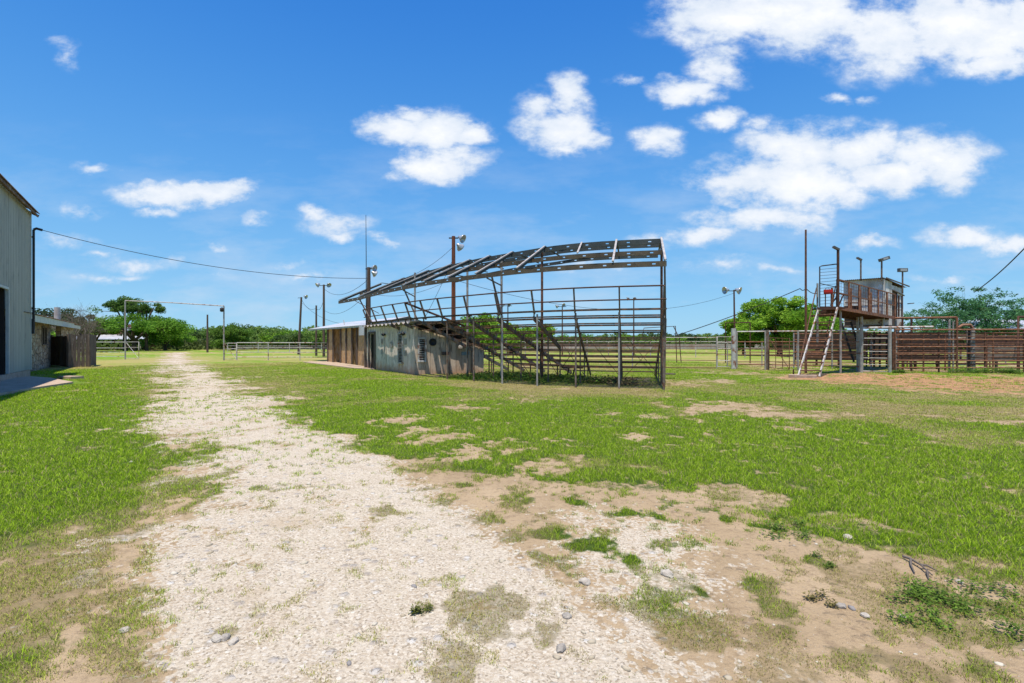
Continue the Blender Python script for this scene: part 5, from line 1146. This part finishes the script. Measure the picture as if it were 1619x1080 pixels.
mb = MB(); mb.sheet(ca, cdr, up, d0, HR, pitch=.076, depth=.02); mb.sheet(ca+cdr*d1_, cdr, up, lr_-d1_, HR-.25, pitch=.076, depth=.02); mb.sheet(ca+cdr*d0+up*2.05, cdr, up, d1_-d0, HR-2.25, pitch=.076, depth=.02)
mb.build('side_wall', M['tin'], tw)
mb = MB(); mb.beam(ca+cdr*d0+up*1.0-nr2*.06, ca+cdr*d1_+up*1.0-nr2*.06, .04, 2.1); mb.build('door', M['door_wood'], tw)
mb = MB(); mb.beam(ca+nl*.05+up*-.1, ca+nl*.05+up*(HR+.05), .10, .10); mb.build('corner_board', M['white_wood'], tw)
bk = cL+cdr*lr_
mb = MB(); mb.beam(cL+cdr*.05+up*1.3, bk+up*1.3, .04, 2.6); mb.beam(bk+up*1.3, cR+up*1.3, .04, 2.4); mb.build('back_wall', M['tin'], tw)
mb = MB(); o_ = cL+up*(cz1-2.6+.02)+cdl*.3+nl*.25; mb.sheet(o_, (-cdl), (cdr+up*-.05), ll_+.35, lr_+.75, pitch=.1, depth=.025); mb.build('roof', M['rusty_roof'], tw)
mb = MB(); mb.beam(ca+nr2*.2-cdr*.3+up*(HR+.06), cR+nr2*.2+cdr*.5+up*(HR-.09), .04, .07); mb.build('roof_edge', M['wood_old'], tw)
mb = MB(); mb.beam(ca+cdr*d0+nr2*.03+up*2.1, ca+cdr*(lr_+.1)+nr2*.03+up*1.9, .05, .06); mb.build('lintel', M['wood_old'], tw)
mb = MB(); fl = [cL, ca, cR, bk]; mb.add([p+up*.0 for p in fl]+[p-up*.14 for p in fl], [(0,1,2,3),(7,6,5,4),(0,4,5,1),(1,5,6,2),(2,6,7,3),(3,7,4,0)])
mb.beam(gx(1352, 27.9, 2.42), gx(1416, 29.4, 2.42), .1, .14); mb.build('cabin_floor', M['wood_old'], tw)
# supports
for px, Y, z, m, r in ((1362, 27.2, 2.95, 'galv', .075), (1356, 27.6, 2.95, 'galv', .06), (1416, 29.6, 2.95, 'galv', .08), (1329, 24.9, 3.2, 'galv', .05), (1391, 33, 2.3, 'iron', .06), (1382, 33, 2.3, 'iron', .06), (1402, 33, 2.3, 'iron', .06), (1428, 31.5, 2.6, 'galv', .07)):
    mb = MB(); q = gx(px, Y); mb.pipe([q, q+up*z], r, 10); mb.build('support_post', M[m], tw)
mb = MB(); mb.beam(gx(1417, 29.8, 2.0), gx(1425, 30.0, 2.75), .10, .12); mb.build('knee_brace', M['wood_old'], tw)
mb = MB(); mb.beam(gx(1437, 30.6, 3.9), gx(1443, 30.6, 3.92), .25, .05); mb.beam(gx(1436, 30.6, 3.0), gx(1442, 30.6, 3.05), .25, .05); mb.build('bracket_shelf', M['wood_old'], tw)
# rear mesh stairs under the deck
rs = thing('rear_stairs', tuple(gx(1345, 29)), 'grey mesh stair flight seen under the tower deck', 'stairs')
for dx in (0, .55):
    mb = MB(); mb.beam(gx(1327, 29.5, 3.1)+Vector((dx,0,0)), gx(1350, 29.0, .5)+Vector((dx,0,0)), .05, .10); mb.build('stringer', M['iron'], rs)
for i in range(9):
    t = i/8.5; q = gx(1327, 29.5, 3.1).lerp(gx(1350, 29.0, .5), t); mb = MB(); mb.beam(q, q+Vector((.55,0,0)), .2, .04); mb.build('tread', M['steel_grey'], rs)
# upper landing with barred gate and red board
lg = thing('barred_panel', tuple(gx(1310, 24.3, 3.25)), 'tall dark barred gate at the head of the ladder', 'gate')
A_ = gx(1296, 24.4); Bp = gx(1325, 24.2); zb, ztp = 3.28, H+(HZ-420)/F*24.3
mb = MB(); mb.pipe([A_+up*zb, A_+up*(ztp-.04), A_.lerp(Bp, .12)+up*ztp, A_.lerp(Bp, .9)+up*(ztp+.06), Bp+up*ztp, Bp+up*zb, A_+up*zb], .028, 8); mb.build('frame', M['iron'], lg)
for i in range(1, 13): z = zb+(ztp-zb)*i/13; mb = MB(); mb.pipe([A_+up*(z-.02), Bp+up*(z+.03)], .010, 6); mb.build('bar', M['iron'], lg)
mb = MB(); mb.pipe([A_+up*(zb+1.12), Bp+up*(zb+.9)], .02, 6); mb.build('brace', M['iron'], lg)
rb = thing('red_board', tuple(gx(1309, 24.2, 3.3)), 'small red painted board on two posts at the tower landing', 'board')
q = at(1309, 461.5, 24.05)
mb = MB(); mb.beam(q+Vector((-.19,0,0)), q+Vector((.19,-.02,.01)), .05, .21); mb.build('panel', M['red'], rb); mb = MB(); mb.beam(q+Vector((-.2,-.03,-.035)), q+Vector((.2,-.05,-.025)), .02, .025); mb.build('batten', mat('dark_red', (.22,.015,.01)), rb)
mb = MB(); mb.pipe([q+Vector((-.12,.03,.1)), q+Vector((-.08,.03,.17)), q+Vector((.05,.03,.19)), q+Vector((.1,.03,.1))], .012, 6); mb.build('handle', M['iron'], rb)
for dx in (-.1, .17): mb = MB(); mb.beam(q+Vector((dx,.03,-.1)), (q.x+dx, q.y+.03, 3.28), .035, .035); mb.build('post', M['rust_dark'], rb)
ld = thing('landing', tuple(gx(1310, 24.5, 3.2)), 'small rusty landing at the head of the ladder', 'landing')
mb = MB(); mb.beam(gx(1295, 24.7, 3.22), gx(1326, 24.7, 3.22), 1.2, .07); mb.beam(gx(1293, 24.1, 3.18), gx(1326, 24.1, 3.2), .05, .12); mb.build('plate', M['rust_dark'], ld)
mb = MB(); q = gx(1292.5, 24.8); mb.pipe([q+up*1.6, q+up*4.45], .045, 8); mb.build('post', M['galv'], ld)
mb = MB(); mb.beam(gx(1283, 25, 2.88), gx(1310, 25, 2.9), .06, .10); mb.beam(gx(1290, 25, 2.44), gx(1312, 25, 2.44), .05, .08); mb.build('cross_beam', M['rust'], ld)
for nm, px, Y, zb_, z, s, ax in (('floodlight',1325,24.15,3.2,6.0,.13,(-.7,-.4,.1)), ('floodlight',1361,30,5.2,6.45,.16,(-.7,-.3,-.1)), ('floodlight',1394,29.2,5.1,6.2,.24,(.8,-.3,.35)), ('floodlight',1427,31.5,4.6,5.95,.24,(0,-.9,-.1))):
    lbs = {1325: 'dark slim lamp post at the right side of the barred gate', 1361: 'small dark lamp on a pipe above the left of the tin cabin', 1394: 'dark tilted floodlight on a pipe above the cabin corner', 1427: 'square floodlight on a pipe at the right end of the cabin'}
    q = gx(px, Y); root = thing(nm, (q.x, q.y, zb_), lbs[px], 'floodlight', 'floodlights on the tower')
    mb = MB(); mb.pipe([q+up*zb_, q+up*z], .06 if px == 1325 else .045, 8); mb.build('pole', M['rust_dark'] if px == 1325 else M['steel_grey'], root)
    if px in (1394, 1427):
        h_ = q+up*(z+.08); a_ = Vector(ax).normalized(); mb = MB()
        if px == 1394: mb.beam(h_-Vector((.1,0,.02)), h_+Vector((.38,0,.14)), .26, .17)
        else: mb.beam(h_-Vector((.26,0,0)), h_+Vector((.26,0,0)), .2, .22)
        o = mb.build('housing', M['lamp_dark'], root); mb = MB()
        if px == 1427: mb.beam(h_+Vector((-.2,-.105,0)), h_+Vector((.2,-.105,0)), .012, .15)
        else: mb.beam(h_+Vector((0,-.135,.03)), h_+Vector((.28,-.135,.11)), .012, .10)
        mb.build('lens', M['glass'], o)
    else:
        h_ = q+up*z; mb = MB(); mb.beam(h_+Vector((.04,0,-.04)), h_+Vector((-.26,-.05,.09)), .12, .09); mb.build('housing', M['lamp_dark'], root)
# the ladder in front
tl = thing('tower_ladder', tuple(gx(1280, 23.2)), 'steep white railed rusty step ladder up to the tower landing', 'ladder')
La0, La1 = gx(1262, 23.2, .05), gx(1294.5, 24.3, 3.2); Lb0, Lb1 = gx(1295.5, 23.0, .05), gx(1324, 24.0, 3.22)
for a, b_ in ((La0, La1), (Lb0, Lb1)): mb = MB(); mb.beam(a, b_, .05, .09); mb.build('side_rail', M['white_pipe'], tl)
for i in range(8):
    t = .085+i*.117; mb = MB(); mb.beam(La0.lerp(La1, t), Lb0.lerp(Lb1, t), .16, .045); mb.build('tread', M['rust'], tl)
for (a, b_, c_, d_) in (((1265,590,23.3),(1266,566,23.6),(1286,476,24.7),(1291,455,24.9)), ((1297,592,23.1),(1300,566,23.4),(1313,500,24.2),(1321,452,24.4))):
    mb = MB(); P = [at(*a), at(*b_), at(*c_), at(*d_)]; P[0].z = .1; mb.pipe(P, .026, 6); mb.build('hand_rail', M['rust'] if a[0] == 1265 else M['rust'], tl)
mb = MB(); mb.beam(gx(1247, 23.4, .05), gx(1291, 22.9, .05), .55, .14); tag(mb.build('ladder_pad', M['concrete']), 'flat pale concrete pad at the foot of the ladder', 'pad')
mb = MB(); mb.pipe([gx(1254.5, 23.7, 0), gx(1254.5, 23.7, .35)], .03, 6); tag(mb.build('iron_stake', M['rust_dark']), 'short dark stake beside the ladder pad', 'stake')

# ================================================================== TREES
def tree(name, label, cat, base, h, rx, rz, seed, nclump, nleaf, lsz, cols, trunk_r=.3, fork=.3, group=None, shell=.55, cz=None, droop=.0, bare=False, clump_r=.16, sparse=False, ry=None, fill=1.0, vmin=-.6):
    rg = np.random.default_rng(seed); b_ = Vector(base); root = thing(name, tuple(b_), label, cat, group)
    cz = cz if cz is not None else h-rz; ry = ry or rx
    cl = []
    tries = 0
    while len(cl) < nclump and tries < 20000:
        tries += 1
        v = rg.normal(size=3); v /= np.linalg.norm(v); rr_ = shell+(1-shell)*rg.uniform()**.6
        if v[2] < vmin: continue
        w_ = 1+.22*math.sin(v[0]*4+seed)+.16*math.sin(v[1]*5+seed*2)+.12*math.sin(v[2]*6+seed*3)
        cl.append((v[0]*rx*rr_*w_, v[1]*ry*rr_*w_, cz+v[2]*rz*rr_*min(w_, 1.05)))
    cl = np.array(cl); tb = MB(); fk = Vector((0, 0, h*fork))
    tb.pipe([b_+Vector((0,0,-.2)), b_+Vector((trunk_r*.3*math.sin(seed),0,h*fork*.5)), b_+fk], [trunk_r*1.25, trunk_r*.9, trunk_r*.75], 8)
    nm = min(len(cl), 46 if not bare else len(cl)); order = rg.permutation(len(cl))[:nm]; mains = []
    nmain = 6
    for i in range(nmain):
        a = 2*math.pi*i/nmain+rg.uniform(-.3, .3); e_ = Vector((math.cos(a)*rx*.42, math.sin(a)*ry*.42, cz-rz*.1+rg.uniform(-.1, .35)*rz)); mid = fk.lerp(e_, .5)+Vector((0,0,rg.uniform(-.02, .06)*h))
        tb.pipe([b_+fk, b_+mid, b_+e_], [trunk_r*.6, trunk_r*.42, trunk_r*.25], 6, cap=False); mains.append((mid, e_))
    for j in order:
        c_ = Vector(cl[j]); k = min(range(nmain), key=lambda q: (mains[q][1]-c_).length); s_ = mains[k][0].lerp(mains[k][1], rg.uniform(.3, 1))
        m_ = s_.lerp(c_, .5)+Vector(rg.normal(size=3)*.04*h); r_ = trunk_r*(.2 if not bare else .16); tb.pipe([b_+s_, b_+m_, b_+c_], [r_, r_*.6, r_*.25], 5, cap=False)
        if bare or sparse:
            for q in range(7 if bare else 4):
                e2_ = c_+Vector(rg.normal(size=3)*rx*(.16 if bare else .15)); e2_.z += rx*.08; tb.pipe([b_+m_.lerp(c_, rg.uniform(.3, 1)), b_+e2_], [r_*.3, r_*.12], 4, cap=False)
    tb.build('trunk', M['bark'] if not bare else M['bark_pale'], root)
    if nleaf:
        w_ = rg.uniform(.6, 1.5, len(cl)); w_ /= w_.sum(); idx = rg.choice(len(cl), nleaf, p=w_); cr_ = clump_r*rx*rg.uniform(.7, 1.35, len(cl))
        d = rg.normal(size=(nleaf, 3)); d /= np.linalg.norm(d, axis=1)[:, None]; d *= (rg.uniform(size=(nleaf, 1))**.42)
        P = cl[idx]+d*cr_[idx][:, None]*np.array([1.15, 1.15, .72]); P[:, 2] = np.maximum(P[:, 2], .1)
        if fill < 1: P = P
        u = rg.normal(size=(nleaf, 3)); u[:, 2] *= .6; u /= np.linalg.norm(u, axis=1)[:, None]; t_ = rg.normal(size=(nleaf, 3)); v = np.cross(u, t_); v /= np.linalg.norm(v, axis=1)[:, None]
        s_ = lsz*rg.uniform(.6, 1.4, (nleaf, 1)); P = P+np.array(b_)
        V = np.stack([P-u*s_, P-v*s_*.5, P+u*s_, P+v*s_*.5], 1).reshape(-1, 3); Fc = np.arange(nleaf*4).reshape(-1, 4)
        ct = rg.uniform(size=(len(cl), 1)); col = 1.42*(np.array(cols[0])*(1-ct)+np.array(cols[1])*ct)[idx]*rg.uniform(.6, 1.4, (nleaf, 1))
        np_mesh('crown', V, Fc, M['leaf'], np.repeat(col, 4, 0), parent=root)
    return root
OAK = ((.075,.165,.018), (.15,.28,.035)); OLV = ((.06,.105,.03), (.10,.15,.045)); BRT = ((.10,.21,.018), (.22,.35,.04)); TEAL = ((.045,.13,.065), (.09,.20,.075)); DRK = ((.045,.08,.025), (.07,.12,.035)); MES = ((.10,.17,.035), (.16,.24,.06))
def tb_(px, Y): return gx(px, Y)
# big oak: a tall double crown over broad lower limbs
tree('oak_tree', 'broad green oak behind the left gateway post, lower spreading crown', 'tree', tb_(212, 92), 6.6, 8.0, 1.7, 3, 60, 17000, .17, OAK, .42, .28, cz=4.4, ry=5.5, clump_r=.15)
tree('oak_tree', 'taller oak with two open tufts of leaves rising above the broad oak', 'tree', tb_(198, 95), 9.4, 3.7, 1.9, 11, 30, 7000, .16, ((.05,.10,.02),(.09,.16,.03)), .34, .45, cz=7.9, clump_r=.24)
tree('oak_tree', 'smaller dark leaved tree just right of the tall oak tufts', 'tree', tb_(232, 93), 9.0, 2.6, 1.2, 17, 14, 2600, .16, ((.05,.10,.02),(.09,.15,.03)), .25, .5, cz=7.9, clump_r=.26)
tree('oak_tree', 'dense green oak right of the broad oak near the end of the track', 'tree', tb_(262, 100), 6.2, 4.6, 2.7, 5, 52, 15000, .17, OAK, .3, .2, cz=3.3, clump_r=.22, shell=.35, vmin=-.9)
tree('oak_tree', 'bright rounded tree left of the far house roof', 'tree', tb_(150, 88), 5.3, 3.6, 1.4, 23, 30, 8000, .17, OAK, .25, .3, cz=3.9, clump_r=.22)
tree('oak_tree', 'round green tree just right of the right gateway post', 'tree', tb_(368, 100), 5.2, 3.6, 2.5, 8, 44, 12000, .17, ((.07,.14,.02),(.12,.20,.035)), .25, .2, cz=2.6, clump_r=.25, shell=.3, vmin=-.9)
tree('bare_tree', 'grey leafless tree behind the stone building', 'tree', tb_(112, 62), 5.9, 3.2, 2.2, 31, 70, 0, .1, OAK, .2, .25, cz=3.8, bare=True, shell=.35)
tree('bare_tree', 'smaller grey leafless tree right of the first bare one', 'tree', tb_(132, 66), 5.2, 2.6, 1.9, 37, 56, 0, .1, OAK, .16, .25, cz=3.4, bare=True, shell=.35)
tree('shade_tree', 'dark tree showing above the stone building roof', 'tree', tb_(66, 70), 6.2, 3.6, 1.8, 41, 30, 8000, .16, ((.03,.06,.028),(.06,.09,.04)), .3, .3, cz=4.4, clump_r=.22)
tree('shade_tree', 'brownish green tree between the bare trees and the oak', 'tree', tb_(128, 84), 6.0, 3.2, 1.9, 43, 28, 4200, .16, ((.07,.08,.04),(.11,.11,.055)), .25, .3, cz=4.2, clump_r=.22)
tree('shade_tree', 'bright green tree behind the thick whitish post, smaller left crown', 'tree', tb_(1176, 62), 4.9, 2.5, 2.3, 47, 44, 12000, .14, BRT, .22, .2, cz=2.7, clump_r=.26, shell=.3, vmin=-.9)
tree('shade_tree', 'large bright green tree behind the tower ladder', 'tree', tb_(1232, 60), 7.1, 4.2, 3.0, 53, 95, 34000, .14, BRT, .3, .2, cz=3.9, clump_r=.19, shell=.3, vmin=-.9)
tree('shade_tree', 'bright green tree filling the gap under the tower deck', 'tree', tb_(1292, 64), 6.3, 3.4, 2.7, 59, 50, 16000, .14, BRT, .3, .2, cz=3.6, clump_r=.22, shell=.3, vmin=-.9)
tree('sparse_tree', 'open blue green tree with airy branches behind the right pens', 'tree', tb_(1535, 46), 6.9, 4.5, 3.5, 61, 460, 25000, .085, TEAL, .14, .10, cz=3.2, clump_r=.085, sparse=True, shell=.25, ry=3.6)
tree('shade_tree', 'dark green tree at the far right edge', 'tree', tb_(1640, 70), 6.4, 2.6, 2.0, 67, 26, 5000, .15, OLV, .25, .3, cz=4.3, clump_r=.25)
tree('shade_tree', 'light green tree seen through the middle of the stand', 'tree', tb_(762, 58), 4.9, 3.6, 2.3, 71, 50, 14000, .14, BRT, .25, .15, cz=2.5, clump_r=.24, shell=.3, vmin=-.9)
tree('shade_tree', 'light green tree seen through the stand right of the rusty pole', 'tree', tb_(808, 64), 4.7, 3.6, 2.2, 73, 50, 14000, .14, BRT, .25, .15, cz=2.4, clump_r=.24, shell=.3, vmin=-.9)
# distant line of mesquite: seven forms, copied along the far edge of the fields
FORMS = []
for i in range(7):
    FORMS.append(tree('mesquite_tree', 'low green mesquite tree in the distant line beyond the fields', 'tree', (0, 0, 0), 4.6+.35*(i % 3), 4.6, 2.0, 100+i, 26, 2600, .27, (MES, OLV, OAK, MES, DRK, OLV, BRT)[i], .2, .25, 'trees in the distant line', cz=2.3, clump_r=.26))
used = set(); rg = random.Random(9); px = -300
def plant(px, Y, sc):
    i = rg.randrange(7); f = FORMS[i]; p = gx(px, Y)
    o = f if i not in used else copy_thing(f); used.add(i); o.location = p; o.rotation_euler = (0, 0, rg.uniform(0, 6.28)); o.scale = (sc, sc, sc*rg.uniform(.85, 1.15))
while px < 2000:
    if px < 560: Y = rg.uniform(112, 135); sc = rg.uniform(.85, 1.15)
    elif px < 1300: Y = rg.uniform(128, 150); sc = rg.uniform(.60, .85)
    else: Y = rg.uniform(100, 130); sc = rg.uniform(.7, 1)
    plant(px, Y, sc); px += rg.uniform(14, 26)
px = 250
while px < 560: plant(px, rg.uniform(140, 165), rg.uniform(1.05, 1.35)); px += rg.uniform(20, 34)
while px < 2000: plant(px, rg.uniform(160, 190), rg.uniform(.8, 1.05)); px += rg.uniform(24, 40)
px = -200
while px < 170: plant(px, rg.uniform(120, 150), rg.uniform(1.1, 1.4)); px += rg.uniform(20, 34)
# undergrowth under the far trees, too dense to count
n = 60000; rg2 = np.random.default_rng(77); th_ = np.radians(rg2.uniform(-62, 62, n)); r_ = rg2.uniform(118, 150, n)/np.cos(th_)**.3
x = r_*np.sin(th_); y = r_*np.cos(th_); hz = (.9+1.5*fbm(x, y, .08, 3, 3))*1.1; z = rg2.uniform(0, 1, n)**.8*hz
u = rg2.normal(size=(n, 3)); u /= np.linalg.norm(u, axis=1)[:, None]; v = np.cross(u, rg2.normal(size=(n, 3))); v /= np.linalg.norm(v, axis=1)[:, None]; s_ = rg2.uniform(.25, .55, (n, 1)); P = np.stack([x, y, z], 1)
ct = fbm(x, y, .06, 9, 2)[:, None]; ct = np.clip((ct-.3)*2.2, 0, 1); col = (np.array([.09,.10,.045])*(1-ct)+np.array([.12,.19,.04])*ct)*rg2.uniform(.6, 1.4, (n, 1))
tag(np_mesh('scrub', np.stack([P-u*s_, P-v*s_*.6, P+u*s_, P+v*s_*.6], 1).reshape(-1, 3), np.arange(n*4).reshape(-1, 4), M['leaf'], np.repeat(col, 4, 0)), 'dense low scrub along the foot of the distant trees', 'scrub', kind='stuff')
# long low wall on the far side of the arena
mb = MB(); 
for i in range(26):
    a = gx(640+i*22, 88); b_ = gx(662+i*22, 88); mb.beam(a+Vector((0,0,.85)), b_+Vector((-.05,0,.85+random.uniform(-.04,.04))), .15, .85)
tag(mb.build('arena_wall', mat('stained_concrete_wall', (.30,.25,.22), (.46,.42,.40), .5, .9, c3=(.22,.11,.08), s3=.35)), 'long low stained wall on the far side of the arena', 'wall')
